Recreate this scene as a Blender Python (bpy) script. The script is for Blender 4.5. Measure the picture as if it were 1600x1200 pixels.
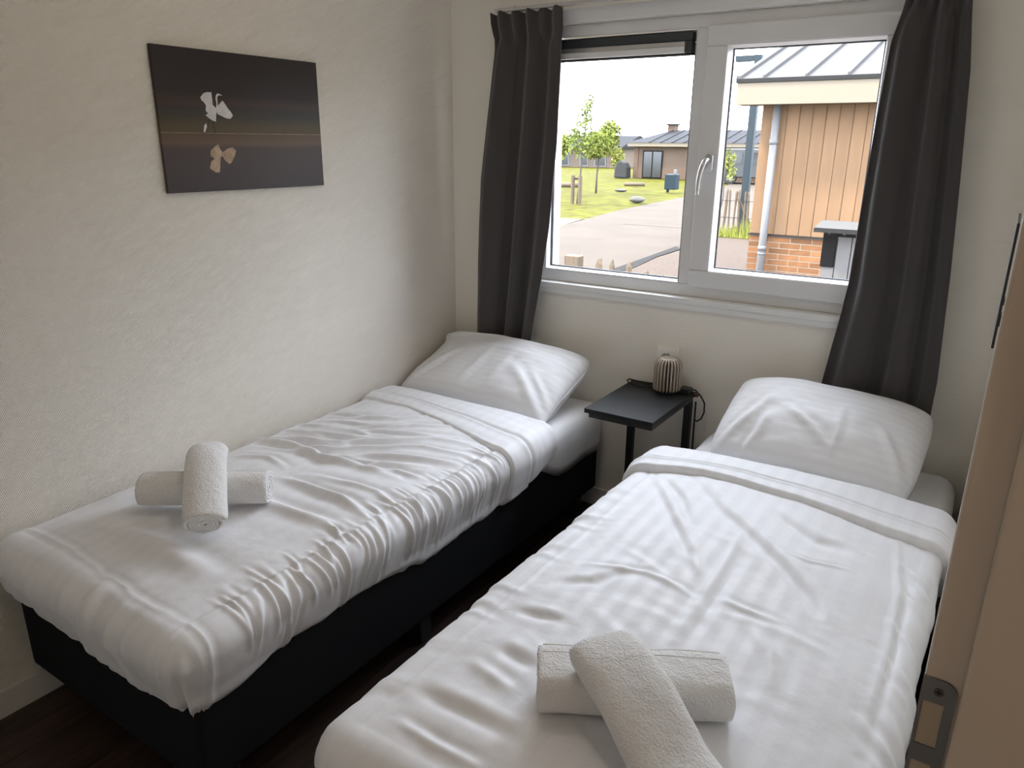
import bpy, math, random
import numpy as np
from mathutils import Matrix, Vector

for _o in list(bpy.data.objects):
    bpy.data.objects.remove(_o)
SC = bpy.context.scene
COL = SC.collection
PI = math.pi

# ------------------------------------------------------------------ camera
CAM = dict(f=1165.08, pos=(2.1968, -2.836, 1.5968), yaw=.5816, pitch=.3131, roll=.0084)
_y, _p, _r = CAM['yaw'], CAM['pitch'], CAM['roll']
_fw = Vector((-math.sin(_y) * math.cos(_p), math.cos(_y) * math.cos(_p), -math.sin(_p)))
_rt = Vector((math.cos(_y), math.sin(_y), 0))
_up = _rt.cross(_fw)
_r2 = math.cos(_r) * _rt + math.sin(_r) * _up
_u2 = -math.sin(_r) * _rt + math.cos(_r) * _up
cam_data = bpy.data.cameras.new('camera')
cam_data.sensor_fit = 'HORIZONTAL'
cam_data.sensor_width = 36.0
cam_data.lens = CAM['f'] / 1600 * 36.0
cam_data.clip_start = .02
cam_data.clip_end = 400
cam = bpy.data.objects.new('camera', cam_data)
COL.objects.link(cam)
cam.matrix_world = Matrix(((_r2.x, _u2.x, -_fw.x, CAM['pos'][0]), (_r2.y, _u2.y, -_fw.y, CAM['pos'][1]),
                           (_r2.z, _u2.z, -_fw.z, CAM['pos'][2]), (0, 0, 0, 1)))
SC.camera = cam

# ------------------------------------------------------------------ sky
SKY = 15.0
world = bpy.data.worlds.new('sky')
SC.world = world
world.use_nodes = True
wn = world.node_tree
wn.nodes.clear()
w_out = wn.nodes.new('ShaderNodeOutputWorld')
w_bg = wn.nodes.new('ShaderNodeBackground')
w_tc = wn.nodes.new('ShaderNodeTexCoord')
w_map = wn.nodes.new('ShaderNodeMapping')
w_map.inputs['Scale'].default_value = (5, 5, 16)
w_ns = wn.nodes.new('ShaderNodeTexNoise')
w_ns.inputs['Scale'].default_value = 2.2
w_ns.inputs['Detail'].default_value = 6
w_cr = wn.nodes.new('ShaderNodeValToRGB')
w_cr.color_ramp.elements[0].position = .50
w_cr.color_ramp.elements[0].color = (.82, .89, 1.06, 1)
w_cr.color_ramp.elements[1].position = .66
w_cr.color_ramp.elements[1].color = (.96, .99, 1.06, 1)
wn.links.new(w_tc.outputs['Generated'], w_map.inputs['Vector'])
wn.links.new(w_map.outputs['Vector'], w_ns.inputs['Vector'])
wn.links.new(w_ns.outputs['Fac'], w_cr.inputs['Fac'])
wn.links.new(w_cr.outputs['Color'], w_bg.inputs['Color'])
w_bg.inputs['Strength'].default_value = SKY
wn.links.new(w_bg.outputs['Background'], w_out.inputs['Surface'])

# hazy sun, high on the left behind the window wall: lights the garden, never enters the room
sun_data = bpy.data.lights.new('sun', 'SUN')
sun_data.energy = 17.0
sun_data.angle = math.radians(6)
sun_data.color = (1.0, .88, .70)
sun = bpy.data.objects.new('sun', sun_data)
COL.objects.link(sun)
sun.rotation_euler = Vector((.55, .32, -.9)).to_track_quat('-Z', 'Y').to_euler()

# sampling portal in the window opening (gives off no light of its own)
por = bpy.data.lights.new('window_portal', 'AREA')
por.shape = 'RECTANGLE'
por.size = 1.43
por.size_y = 1.04
por.cycles.is_portal = True
po = bpy.data.objects.new('window_portal', por)
COL.objects.link(po)
po.location = (1.178, .215, 1.532)
po.rotation_euler = Vector((0, -1, 0)).to_track_quat('-Z', 'Z').to_euler()

SC.view_settings.view_transform = 'Standard'
SC.view_settings.look = 'None'
SC.view_settings.gamma = 1.0
SC.view_settings.use_curve_mapping = False
SC.view_settings.exposure = 0.0
SC.cycles.diffuse_bounces = 6
SC.cycles.max_bounces = 8
SC.cycles.transparent_max_bounces = 12
SC.cycles.use_denoising = True
SC.cycles.adaptive_threshold = .015

# ------------------------------------------------------------------ helpers
rng = np.random.RandomState(7)
random.seed(7)
_TAB = rng.rand(256, 256)


def vnoise(x, y, s=0):
    x = np.asarray(x, float) + 17.3 * s
    y = np.asarray(y, float) + 9.7 * s
    xi, yi = np.floor(x).astype(int), np.floor(y).astype(int)
    fx, fy = x - xi, y - yi
    fx = fx * fx * fx * (fx * (fx * 6 - 15) + 10)
    fy = fy * fy * fy * (fy * (fy * 6 - 15) + 10)
    g = lambda a, b: _TAB[a % 256, b % 256]
    return (g(xi, yi) * (1 - fx) * (1 - fy) + g(xi + 1, yi) * fx * (1 - fy) + g(xi, yi + 1) * (1 - fx) * fy
            + g(xi + 1, yi + 1) * fx * fy) * 2 - 1


def fbm(x, y, s=0, o=3):
    r, a = 0, 1
    for k in range(o):
        r = r + a * vnoise(x * 2 ** k, y * 2 ** k, s + 3 * k)
        a *= .5
    return r


def sstep(a, b, x):
    t = np.clip((np.asarray(x, float) - a) / (b - a), 0, 1)
    return t * t * (3 - 2 * t)


def tag(o, label=None, cat=None, group=None, kind=None):
    if label: o['label'] = label
    if cat: o['category'] = cat
    if group: o['group'] = group
    if kind: o['kind'] = kind
    return o


def empty(name, loc=(0, 0, 0)):
    o = bpy.data.objects.new(name, None)
    o.empty_display_size = .1
    COL.objects.link(o)
    o.location = loc
    return o


def link(name, me, mat, parent=None):
    o = bpy.data.objects.new(name, me)
    COL.objects.link(o)
    if mat is not None and len(me.materials) == 0:
        me.materials.append(mat)
    if parent is not None:
        o.parent = parent
        # all meshes are given in world coordinates unless their root is moved afterwards
        o.matrix_parent_inverse = parent_inv(parent)
    return o


def parent_inv(p):
    m = Matrix.Identity(4)
    chain = []
    while p is not None:
        chain.append(p)
        p = p.parent
    for q in reversed(chain):
        m = m @ q.matrix_parent_inverse @ q.matrix_basis
    return m.inverted()


class MB:
    """collects shapes, links them as ONE mesh object"""

    def __init__(self):
        self.v, self.f = [], []

    def add(self, vs, fs):
        n = len(self.v)
        self.v += [tuple(map(float, q)) for q in vs]
        self.f += [tuple(i + n for i in f) for f in fs]
        return self

    def box(self, a, b):
        x0, y0, z0 = a
        x1, y1, z1 = b
        return self.add([(x0, y0, z0), (x1, y0, z0), (x1, y1, z0), (x0, y1, z0), (x0, y0, z1), (x1, y0, z1), (x1, y1, z1), (x0, y1, z1)],
                        [(0, 3, 2, 1), (4, 5, 6, 7), (0, 1, 5, 4), (1, 2, 6, 5), (2, 3, 7, 6), (3, 0, 4, 7)])

    def prism(self, poly, axis, a, b):
        """poly of 2D points in the plane normal to axis, extruded a..b"""
        def P(q, t):
            return {'x': (t, q[0], q[1]), 'y': (q[0], t, q[1]), 'z': (q[0], q[1], t)}[axis]
        n = len(poly)
        return self.add([P(q, a) for q in poly] + [P(q, b) for q in poly],
                        [tuple(range(n))[::-1], tuple(range(n, 2 * n))] + [(i, (i + 1) % n, n + (i + 1) % n, n + i) for i in range(n)])

    def tube(self, pts, r, n=8, caps=True):
        pts = [Vector(q) for q in pts]
        rs = r if isinstance(r, (list, tuple)) else [r] * len(pts)
        rings = []
        prev = None
        for i, q in enumerate(pts):
            d = (pts[min(i + 1, len(pts) - 1)] - pts[max(i - 1, 0)]).normalized()
            if prev is None:
                a = d.orthogonal().normalized()
            else:
                a = (prev - prev.dot(d) * d).normalized()
            prev = a
            b = d.cross(a)
            rings.append([q + rs[i] * (math.cos(2 * PI * k / n) * a + math.sin(2 * PI * k / n) * b) for k in range(n)])
        vs = [w for ring in rings for w in ring]
        fs = []
        for i in range(len(pts) - 1):
            for k in range(n):
                fs.append((i * n + k, i * n + (k + 1) % n, (i + 1) * n + (k + 1) % n, (i + 1) * n + k))
        if caps:
            fs.append(tuple(range(n))[::-1])
            fs.append(tuple((len(pts) - 1) * n + k for k in range(n)))
        return self.add(vs, fs)

    def lathe(self, prof, c, n=32):
        """prof: list of (r, z) bottom to top round the vertical through c"""
        vs, fs = [], []
        for r, z in prof:
            for k in range(n):
                t = 2 * PI * k / n
                vs.append((c[0] + r * math.cos(t), c[1] + r * math.sin(t), c[2] + z))
        for i in range(len(prof) - 1):
            for k in range(n):
                fs.append((i * n + k, i * n + (k + 1) % n, (i + 1) * n + (k + 1) % n, (i + 1) * n + k))
        fs.append(tuple(range(n))[::-1])
        fs.append(tuple((len(prof) - 1) * n + k for k in range(n)))
        return self.add(vs, fs)

    def build(self, name, mat, parent=None, bevel=0, segs=2, smooth=False):
        me = bpy.data.meshes.new(name)
        me.from_pydata(self.v, [], self.f)
        me.update()
        o = link(name, me, mat, parent)
        if smooth:
            for p in me.polygons:
                p.use_smooth = True
        if bevel:
            m = o.modifiers.new('bevel', 'BEVEL')
            m.width = bevel
            m.segments = segs
            m.limit_method = 'ANGLE'
            m.angle_limit = math.radians(40)
            m.harden_normals = False
        return o


def grid(name, P, mat, parent=None, uv=None, closed_u=False, smooth=True):
    """P: array (nu, nv, 3)"""
    nu, nv = P.shape[:2]
    idx = np.arange(nu * nv).reshape(nu, nv)
    a, b, c, d = idx[:-1, :-1], idx[1:, :-1], idx[1:, 1:], idx[:-1, 1:]
    if closed_u:
        nxt = np.roll(idx, -1, axis=0)
        a, b, c, d = idx[:, :-1], nxt[:, :-1], nxt[:, 1:], idx[:, 1:]
    F = np.stack([a, b, c, d], -1).reshape(-1, 4)
    me = bpy.data.meshes.new(name)
    me.from_pydata(P.reshape(-1, 3).tolist(), [], F.tolist())
    if uv is not None:
        l = me.uv_layers.new(name='cloth')
        fl = uv.reshape(-1, 2)[F.reshape(-1)].astype(np.float32)
        l.data.foreach_set('uv', fl.ravel())
    me.polygons.foreach_set('use_smooth', [smooth] * len(me.polygons))
    me.update()
    return link(name, me, mat, parent)


# ------------------------------------------------------------------ materials
def nodes(name):
    m = bpy.data.materials.new(name)
    m.use_nodes = True
    t = m.node_tree
    b = t.nodes['Principled BSDF']
    return m, t, b


def N(t, kind, **kw):
    n = t.nodes.new(kind)
    for k, v in kw.items():
        if k in n.inputs:
            n.inputs[k].default_value = v
        else:
            setattr(n, k, v)
    return n


def mat(name, col, rough=.6, metal=0., spec=.5, var=0., vscale=6., bump=0., bscale=60., bdist=.002, sheen=0., stretch=None, rnd=0.):
    m, t, b = nodes(name)
    b.inputs['Base Color'].default_value = (*col, 1)
    b.inputs['Roughness'].default_value = rough
    b.inputs['Metallic'].default_value = metal
    b.inputs['Specular IOR Level'].default_value = spec
    if sheen:
        b.inputs['Sheen Weight'].default_value = sheen
        b.inputs['Sheen Roughness'].default_value = .5
    tc = N(t, 'ShaderNodeTexCoord')
    vec = tc.outputs['Object']
    if stretch:
        mp = N(t, 'ShaderNodeMapping', Scale=stretch)
        t.links.new(vec, mp.inputs['Vector'])
        vec = mp.outputs['Vector']
    if var or rnd:
        src = None
        if var:
            ns = N(t, 'ShaderNodeTexNoise', Scale=vscale, Detail=5.)
            t.links.new(vec, ns.inputs['Vector'])
            mr = N(t, 'ShaderNodeMapRange')
            mr.inputs['From Min'].default_value = .3
            mr.inputs['From Max'].default_value = .7
            mr.inputs['To Min'].default_value = 1 - var
            mr.inputs['To Max'].default_value = 1 + var
            t.links.new(ns.outputs['Fac'], mr.inputs['Value'])
            src = mr.outputs['Result']
        if rnd:
            oi = N(t, 'ShaderNodeObjectInfo')
            m2 = N(t, 'ShaderNodeMapRange')
            m2.inputs['To Min'].default_value = 1 - rnd
            m2.inputs['To Max'].default_value = 1 + rnd
            t.links.new(oi.outputs['Random'], m2.inputs['Value'])
            if src is None:
                src = m2.outputs['Result']
            else:
                mm = N(t, 'ShaderNodeMath', operation='MULTIPLY')
                t.links.new(src, mm.inputs[0])
                t.links.new(m2.outputs['Result'], mm.inputs[1])
                src = mm.outputs[0]
        sc_ = N(t, 'ShaderNodeVectorMath', operation='SCALE')
        sc_.inputs[0].default_value = col
        t.links.new(src, sc_.inputs['Scale'])
        t.links.new(sc_.outputs['Vector'], b.inputs['Base Color'])
    if bump:
        nb = N(t, 'ShaderNodeTexNoise', Scale=bscale, Detail=4.)
        t.links.new(vec, nb.inputs['Vector'])
        bp = N(t, 'ShaderNodeBump', Strength=bump, Distance=bdist)
        t.links.new(nb.outputs['Fac'], bp.inputs['Height'])
        t.links.new(bp.outputs['Normal'], b.inputs['Normal'])
    return m


def wave_math(t, vec, sy, sz, k):
    """sin(k*(sy*y+sz*z)) from object coordinates"""
    dp = N(t, 'ShaderNodeVectorMath', operation='DOT_PRODUCT')
    dp.inputs[1].default_value = (0, sy * k, sz * k)
    t.links.new(vec, dp.inputs[0])
    s = N(t, 'ShaderNodeMath', operation='SINE')
    t.links.new(dp.outputs['Value'], s.inputs[0])
    return s.outputs[0]


def wallpaper(name, col, strength):
    m, t, b = nodes(name)
    b.inputs['Base Color'].default_value = (*col, 1)
    b.inputs['Roughness'].default_value = .62
    b.inputs['Specular IOR Level'].default_value = .35
    tc = N(t, 'ShaderNodeTexCoord')
    wob = N(t, 'ShaderNodeTexNoise', Scale=40., Detail=2.)
    t.links.new(tc.outputs['Object'], wob.inputs['Vector'])
    off = N(t, 'ShaderNodeVectorMath', operation='MULTIPLY_ADD')
    off.inputs[1].default_value = (.006, .006, .006)
    t.links.new(wob.outputs['Color'], off.inputs[0])
    t.links.new(tc.outputs['Object'], off.inputs[2])
    v = off.outputs['Vector']
    a = wave_math(t, v, .75, 1, 2 * PI / .0095)
    c = wave_math(t, v, 1, -.35, 2 * PI / .0075)
    mu = N(t, 'ShaderNodeMath', operation='MULTIPLY')
    t.links.new(a, mu.inputs[0])
    t.links.new(c, mu.inputs[1])
    bp = N(t, 'ShaderNodeBump', Strength=strength, Distance=.0014)
    t.links.new(mu.outputs[0], bp.inputs['Height'])
    t.links.new(bp.outputs['Normal'], b.inputs['Normal'])
    return m


def linen(name, col, stripe=.03, period=.026, along='x'):
    """bed linen with satin stripes; uv in metres"""
    m, t, b = nodes(name)
    b.inputs['Roughness'].default_value = .6
    b.inputs['Specular IOR Level'].default_value = .3
    b.inputs['Sheen Weight'].default_value = .15
    uv = N(t, 'ShaderNodeUVMap', uv_map='cloth')
    sp = N(t, 'ShaderNodeSeparateXYZ')
    t.links.new(uv.outputs['UV'], sp.inputs[0])
    s = N(t, 'ShaderNodeMath', operation='MULTIPLY')
    s.inputs[1].default_value = 2 * PI / period
    t.links.new(sp.outputs['X' if along == 'x' else 'Y'], s.inputs[0])
    sn = N(t, 'ShaderNodeMath', operation='SINE')
    t.links.new(s.outputs[0], sn.inputs[0])
    mr = N(t, 'ShaderNodeMapRange')
    mr.inputs['From Min'].default_value = -.25
    mr.inputs['From Max'].default_value = .25
    mr.inputs['To Min'].default_value = 0
    mr.inputs['To Max'].default_value = 1
    t.links.new(sn.outputs[0], mr.inputs['Value'])
    mx = N(t, 'ShaderNodeMix', data_type='RGBA')
    mx.inputs[6].default_value = (*[k * (1 - stripe) for k in col], 1)
    mx.inputs[7].default_value = (*col, 1)
    t.links.new(mr.outputs['Result'], mx.inputs[0])
    t.links.new(mx.outputs[2], b.inputs['Base Color'])
    r2 = N(t, 'ShaderNodeMapRange')
    r2.inputs['To Min'].default_value = .68
    r2.inputs['To Max'].default_value = .5
    t.links.new(mr.outputs['Result'], r2.inputs['Value'])
    t.links.new(r2.outputs['Result'], b.inputs['Roughness'])
    nz = N(t, 'ShaderNodeTexNoise', Scale=55., Detail=5., Roughness=.6)
    t.links.new(uv.outputs['UV'], nz.inputs['Vector'])
    bp = N(t, 'ShaderNodeBump', Strength=.22, Distance=.0025)
    t.links.new(nz.outputs['Fac'], bp.inputs['Height'])
    t.links.new(bp.outputs['Normal'], b.inputs['Normal'])
    return m


def terry(name, col):
    m, t, b = nodes(name)
    b.inputs['Base Color'].default_value = (*col, 1)
    b.inputs['Roughness'].default_value = .95
    b.inputs['Specular IOR Level'].default_value = .1
    b.inputs['Sheen Weight'].default_value = .3
    tc = N(t, 'ShaderNodeTexCoord')
    v = N(t, 'ShaderNodeTexNoise', Scale=230., Detail=4.)
    t.links.new(tc.outputs['Object'], v.inputs['Vector'])
    nz = N(t, 'ShaderNodeTexNoise', Scale=45., Detail=4.)
    t.links.new(tc.outputs['Object'], nz.inputs['Vector'])
    ad = N(t, 'ShaderNodeMath', operation='MULTIPLY_ADD')
    ad.inputs[1].default_value = 1.3
    t.links.new(nz.outputs['Fac'], ad.inputs[0])
    t.links.new(v.outputs['Fac'], ad.inputs[2])
    bp = N(t, 'ShaderNodeBump', Strength=.75, Distance=.006)
    t.links.new(ad.outputs[0], bp.inputs['Height'])
    t.links.new(bp.outputs['Normal'], b.inputs['Normal'])
    return m


def glass(name, refl=.05):
    m = bpy.data.materials.new(name)
    m.use_nodes = True
    t = m.node_tree
    t.nodes.clear()
    out = N(t, 'ShaderNodeOutputMaterial')
    tr = N(t, 'ShaderNodeBsdfTransparent')
    tr.inputs['Color'].default_value = (.97, .98, .975, 1)
    gl = N(t, 'ShaderNodeBsdfGlossy', Roughness=.01)
    mx = N(t, 'ShaderNodeMixShader')
    mx.inputs[0].default_value = refl
    t.links.new(tr.outputs[0], mx.inputs[1])
    t.links.new(gl.outputs[0], mx.inputs[2])
    t.links.new(mx.outputs[0], out.inputs['Surface'])
    return m


def emit(name, col, s):
    m = bpy.data.materials.new(name)
    m.use_nodes = True
    b = m.node_tree.nodes['Principled BSDF']
    b.inputs['Base Color'].default_value = (*col, 1)
    b.inputs['Emission Color'].default_value = (*col, 1)
    b.inputs['Emission Strength'].default_value = s
    return m


WALLC = (.86, .81, .72)
M = {}
M['wall'] = wallpaper('cream_wallpaper', WALLC, .8)
M['wall_plain'] = wallpaper('cream_wall_paint', (.84, .80, .72), .10)
M['ceiling'] = mat('ceiling_white', (.90, .89, .87), .8)
M['pvc'] = mat('white_window_frame', (.74, .74, .74), .32, var=.02, vscale=3)
M['sill'] = mat('white_sill', (.78, .78, .77), .35)
M['gasket'] = mat('black_gasket', (.012, .012, .013), .6)
M['glass'] = glass('window_glass')
M['anthracite'] = mat('anthracite_plastic', (.035, .04, .045), .45)
M['alu'] = mat('brushed_aluminium', (.62, .61, .60), .35, metal=.9)
M['handle'] = mat('satin_handle', (.60, .60, .60), .3, metal=.85)
M['curtain'] = mat('charcoal_curtain', (.060, .055, .054), .85, spec=.15, sheen=.25, bump=.15, bscale=700, bdist=.0006)
M['box'] = mat('black_boxspring_fabric', (.015, .0155, .0175), .95, spec=.1, bump=.25, bscale=500, bdist=.001)
M['blackplastic'] = mat('black_plastic', (.012, .012, .013), .5)
M['linen'] = linen('white_striped_linen', (.80, .80, .815), .02, .052, 'x')
M['linen_flap'] = linen('white_striped_flap', (.815, .815, .83), .025, .052, 'x')
M['pillow'] = linen('white_pillow_linen', (.805, .805, .815), .028, .03, 'y')
M['sheet'] = mat('fitted_sheet', (.82, .82, .83), .75, spec=.2, bump=.08, bscale=30)
M['terry'] = terry('white_terry', (.84, .83, .81))
M['terry_hem'] = mat('towel_hem', (.79, .78, .755), .8, spec=.15, bump=.3, bscale=300, bdist=.001)
M['table'] = mat('black_table', (.012, .012, .0125), .5, spec=.25, var=.1)
M['metal_black'] = mat('black_metal', (.014, .014, .015), .45, spec=.4)
M['fin'] = mat('champagne_fin', (.52, .45, .37), .42, metal=.35, spec=.5)
M['core'] = mat('brown_core', (.10, .06, .042), .6)
M['cable'] = mat('black_cable', (.012, .012, .012), .5)
M['switch'] = mat('dark_red_switch', (.05, .02, .02), .45)
M['socket'] = mat('cream_socket', (.90, .88, .82), .35)
M['jamb'] = mat('cream_door_frame', (.62, .53, .44), .5, var=.02)
M['strike'] = mat('steel_strike', (.20, .195, .19), .42, metal=.75)
M['screw'] = mat('screw_steel', (.12, .10, .10), .4, metal=.8)
M['recess'] = mat('wood_recess', (.45, .38, .28), .8)
M['plank'] = mat('dark_laminate', (.048, .028, .020), .42, var=.4, vscale=5, stretch=(9, 1, 9), rnd=.25, bump=.1, bscale=20, bdist=.0008)
M['sub'] = mat('floor_joint', (.008, .006, .005), .9)
M['base'] = mat('baseboard_white', (.70, .68, .63), .5)
M['hall_fill'] = emit('hall_fill_glow', (1.0, .78, .55), 16.0)  # glow of the fill lamp added in the hallway

M['room_fill'] = emit('room_fill_glow', (1.0, .89, .76), 6.0)  # glow of the fill lamp added to the bedroom ceiling

# garden
M['lawn'] = mat('lawn_grass', (0.0462, 0.0448, 0.00476), .95, spec=.05, var=.45, vscale=2.2, bump=.5, bscale=12, bdist=.03)
M['road'] = mat('pale_asphalt', (0.0476, 0.0378, 0.0294), .9, spec=.1, var=.10, vscale=1.2)
M['slab'] = mat('pale_concrete', (0.0595, 0.0511, 0.0392), .9, spec=.1, var=.08)
M['gravel'] = mat('beige_gravel', (0.0518, 0.0392, 0.0308), .95, spec=.1, var=.45, vscale=28, bump=.6, bscale=40, bdist=.02)
M['kerb'] = mat('kerb_shaded', (.014, .013, .0125), .9, spec=.06)  # kerb colour darkened to stand in for shadow at the road edge
M['cladding'] = mat('wood_cladding', (.122, .071, .037), .75, spec=.2, var=.12, vscale=3, stretch=(14, 14, 1.2), rnd=.1)
M['brick'] = mat('orange_brick', (.125, .058, .026), .85, spec=.1, var=.15, vscale=14, rnd=.25, bump=.4, bscale=60)
M['mortar'] = mat('pale_mortar', (.21, .17, .12), .95)
M['fascia'] = mat('cream_fascia', (.130, .108, .078), .7, spec=.2)
M['roofmetal'] = mat('pale_roof_metal', (.056, .0545, .053), .9, spec=.08, var=.06)
M['gutter'] = mat('grey_gutter', (.016, .0155, .015), .6, spec=.06)
M['pipe'] = mat('pale_downpipe', (.105, .103, .10), .6, spec=.3)
M['farroof'] = mat('slate_grey_roof', (.0115, .012, .0145), .7, spec=.06)
M['farwood'] = mat('far_wood', (0.0595, 0.0371, 0.0224), .85, stretch=(3, 3, .2), var=.2, vscale=4)
M['farbrick'] = mat('far_brick', (0.0588, 0.03332, 0.0196), .9)
M['farwall'] = mat('far_pale_wall', (0.077, 0.056, 0.0385), .9)
M['darkglass'] = mat('far_window_glass', (.006, .007, .007), .15, spec=.7)
M['trunk'] = mat('birch_bark', (0.04704, 0.03724, 0.02744), .9)
M['leaf'] = mat('spring_leaf', (.100, .125, .018), .7, spec=.2, var=.4, vscale=2.5)
M['leafpale'] = mat('pale_leaf', (.125, .135, .020), .7, spec=.2, var=.3, vscale=2.5)
M['stake'] = mat('weathered_stake', (0.0665, 0.0462, 0.028), .9, var=.25, vscale=12, stretch=(6, 6, 1))
M['steelblue'] = mat('blue_grey_paint', (.020, .027, .031), .5, spec=.06)
M['litter'] = mat('litter_bin_paint', (.013, .021, .027), .5, spec=.06)
M['white'] = mat('white_paint', (0.0784, 0.0784, 0.0784), .6)
M['cover'] = mat('dark_cover', (.004, .0042, .0046), .85, bump=.4, bscale=5, bdist=.05)
M['stone'] = mat('pale_stone', (0.04704, 0.04312, 0.0392), .9, var=.2)
M['van'] = mat('van_paint', (.012, .0135, .0145), .35, spec=.6)
M['tyre'] = mat('tyre', (0.004704, 0.004704, 0.004704), .85)
M['rim'] = mat('rim', (0.05488, 0.05488, 0.05488), .4)
M['storewood'] = mat('grey_storage_boards', (.078, .073, .070), .85, var=.12, vscale=10, stretch=(8, 8, 1))
M['storedark'] = mat('storage_dark_post', (.0028, .0028, .0032), .7, spec=.06)
M['storelid'] = mat('storage_lid', (.050, .048, .046), .5, spec=.06)

# ================================================================== ROOM
W, CZ, YB = 2.225, 2.45, -3.06        # right wall, ceiling, wall behind the camera
OX0, OX1, OZ0, OZ1 = .445, 1.905, 1.015, 2.045   # window opening


def struct(o, label, cat):
    return tag(o, label, cat, kind='structure')


# floor with planks
fl = MB().box((-.1, YB - .6, -.12), (3.75, .22, -.012)).build('floor', M['sub'])
struct(fl, 'dark brown laminate plank floor seen between the two beds', 'floor')
pw, pl = .192, 1.285
pmesh = {}
for ci in range(12):
    x0 = .002 + ci * pw
    off = -(.37 * ci % 1.0) * pl
    y1 = 0.0 - .003
    ys = []
    yy = off
    cuts = [0.0]
    while yy > YB:
        if yy < -.05: cuts.append(yy)
        yy -= pl
    cuts.append(YB + .003)
    for a, b in zip(cuts[:-1], cuts[1:]):
        L = a - b
        if L < .06: continue
        key = round(L, 2)
        if key not in pmesh:
            o = MB().box((.0012, -L + .0012, -.012), (pw - .0012, -.0012, 0)).build('plank', M['plank'], None, bevel=.0015, segs=1)
            pmesh[key] = o.data
        else:
            o = bpy.data.objects.new('plank', pmesh[key])
            COL.objects.link(o)
        o.location = (x0, a, 0)
        o.parent = fl

struct(MB().box((-.1, YB - .6, CZ), (3.75, .22, CZ + .1)).build('ceiling', M['ceiling']), 'plain white ceiling of the bedroom', 'ceiling')
struct(MB().box((-.12, YB - .1, -.02), (0, .22, CZ)).build('wall_left', M['wall']), 'cream wall with fine woven wallpaper behind the left bed', 'wall')
bw = MB()
bw.box((0, 0, -.02), (OX0, .22, CZ)).box((OX1, 0, -.02), (W + .1, .22, CZ)).box((OX0, 0, -.02), (OX1, .22, OZ0)).box((OX0, 0, OZ1), (OX1, .22, CZ))
struct(bw.build('wall_back', M['wall_plain']), 'cream wall around the window at the head of the beds', 'wall')
DY0, DY1, DZ = -2.985, -2.13, 2.11      # door opening in the right wall
rw = MB()
rw.box((W, DY1 + .04, -.02), (W + .105, 0, CZ)).box((W, DY0 - .04, DZ + .04), (W + .105, DY1 + .04, CZ)).box((W, YB, -.02), (W + .105, DY0 - .04, CZ))
struct(rw.build('wall_right', M['wall_plain']), 'cream wall on the right with the door opening', 'wall')
struct(MB().box((0, YB - .1, -.02), (W + .105, YB, CZ)).build('wall_front', M['wall_plain']), 'cream wall at the foot of the beds', 'wall')
hw = MB()
hw.box((3.5, YB - .5, -.02), (3.6, -1.6, CZ)).box((W + .105, -1.7, -.02), (3.5, -1.6, CZ)).box((W + .105, YB - .5, -.02), (3.5, YB - .4, CZ)).box((W + .005, YB - .4, -.02), (W + .105, YB - .1, CZ))
struct(hw.build('wall_hall', M['wall_plain']), 'cream walls of the hallway beyond the door', 'wall')

# baseboards
struct(MB().box((0, YB, 0), (.014, 0, .085)).build('baseboard_left', M['base'], bevel=.003), 'white baseboard along the left wall', 'baseboard')
struct(MB().box((.014, -.014, 0), (W, 0, .085)).build('baseboard_back', M['base'], bevel=.003), 'white baseboard below the window', 'baseboard')
struct(MB().box((W - .014, DY1 + .06, 0), (W, -.014, .085)).build('baseboard_right', M['base'], bevel=.003), 'white baseboard along the right wall', 'baseboard')

# ---------------------------------------------------------------- window
win = empty('window_1', (1.175, 0, OZ0))
struct(win, 'white framed window with a fixed left pane and opening right sash', 'window')
Y0, Y1 = .022, .10
fr = MB()
fr.box((OX0, Y0, OZ0), (OX1, Y1, 1.066)).box((OX0, Y0, 2.0), (OX1, Y1, OZ1)).box((OX0, Y0, 1.066), (.495, Y1, 2.0)).box((1.852, Y0, 1.066), (OX1, Y1, 2.0))
fr.build('frame', M['pvc'], win, bevel=.004)
MB().box((1.112, Y0 + .0005, 1.066), (1.160, Y1, 2.0)).build('mullion', M['pvc'], win, bevel=.004)


def bead(name, x0, x1, z0, z1, w, ya, yb, m):
    b = MB()
    b.box((x0 - w, ya, z0 - w), (x1 + w, yb, z0)).box((x0 - w, ya, z1), (x1 + w, yb, z1 + w))
    b.box((x0 - w, ya, z0), (x0, yb, z1)).box((x1, ya, z0), (x1 + w, yb, z1))
    return b.build(name, m, win, bevel=.002)


def sloped_bead(x0, x1, z0, z1, w, ya, yb):
    """a picture-frame strip whose front slopes back to the pane"""
    vs, fs = [], []
    for (dx, y) in ((w, ya), (0, yb), (w, yb)):
        for (sx, sz) in ((-1, -1), (1, -1), (1, 1), (-1, 1)):
            vs.append(((x0 if sx < 0 else x1) + sx * dx, y, (z0 if sz < 0 else z1) + sz * dx))
    for i in range(4):
        j = (i + 1) % 4
        fs += [(i, j, 4 + j, 4 + i), (4 + i, 4 + j, 8 + j, 8 + i), (8 + i, 8 + j, j, i)]
    return MB().add(vs, fs).build('glazing_bead', M['pvc'], win)


GL = (.503, 1.099, 1.0797, 1.985)    # left glass (x0,x1,z0,z1)
GR = (1.25, 1.7455, 1.1379, 1.9213)
sloped_bead(GL[0] - .004, GL[1] + .002, GL[2] - .003, GL[3], .009, Y0 + .001, .058)
bead('gasket', GL[0], GL[1], GL[2], GL[3], .006, .052, .066, M['gasket'])
MB().box((GL[0] - .005, .062, GL[2] - .005), (GL[1] + .005, .066, GL[3] + .005)).build('pane', M['glass'], win)
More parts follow.
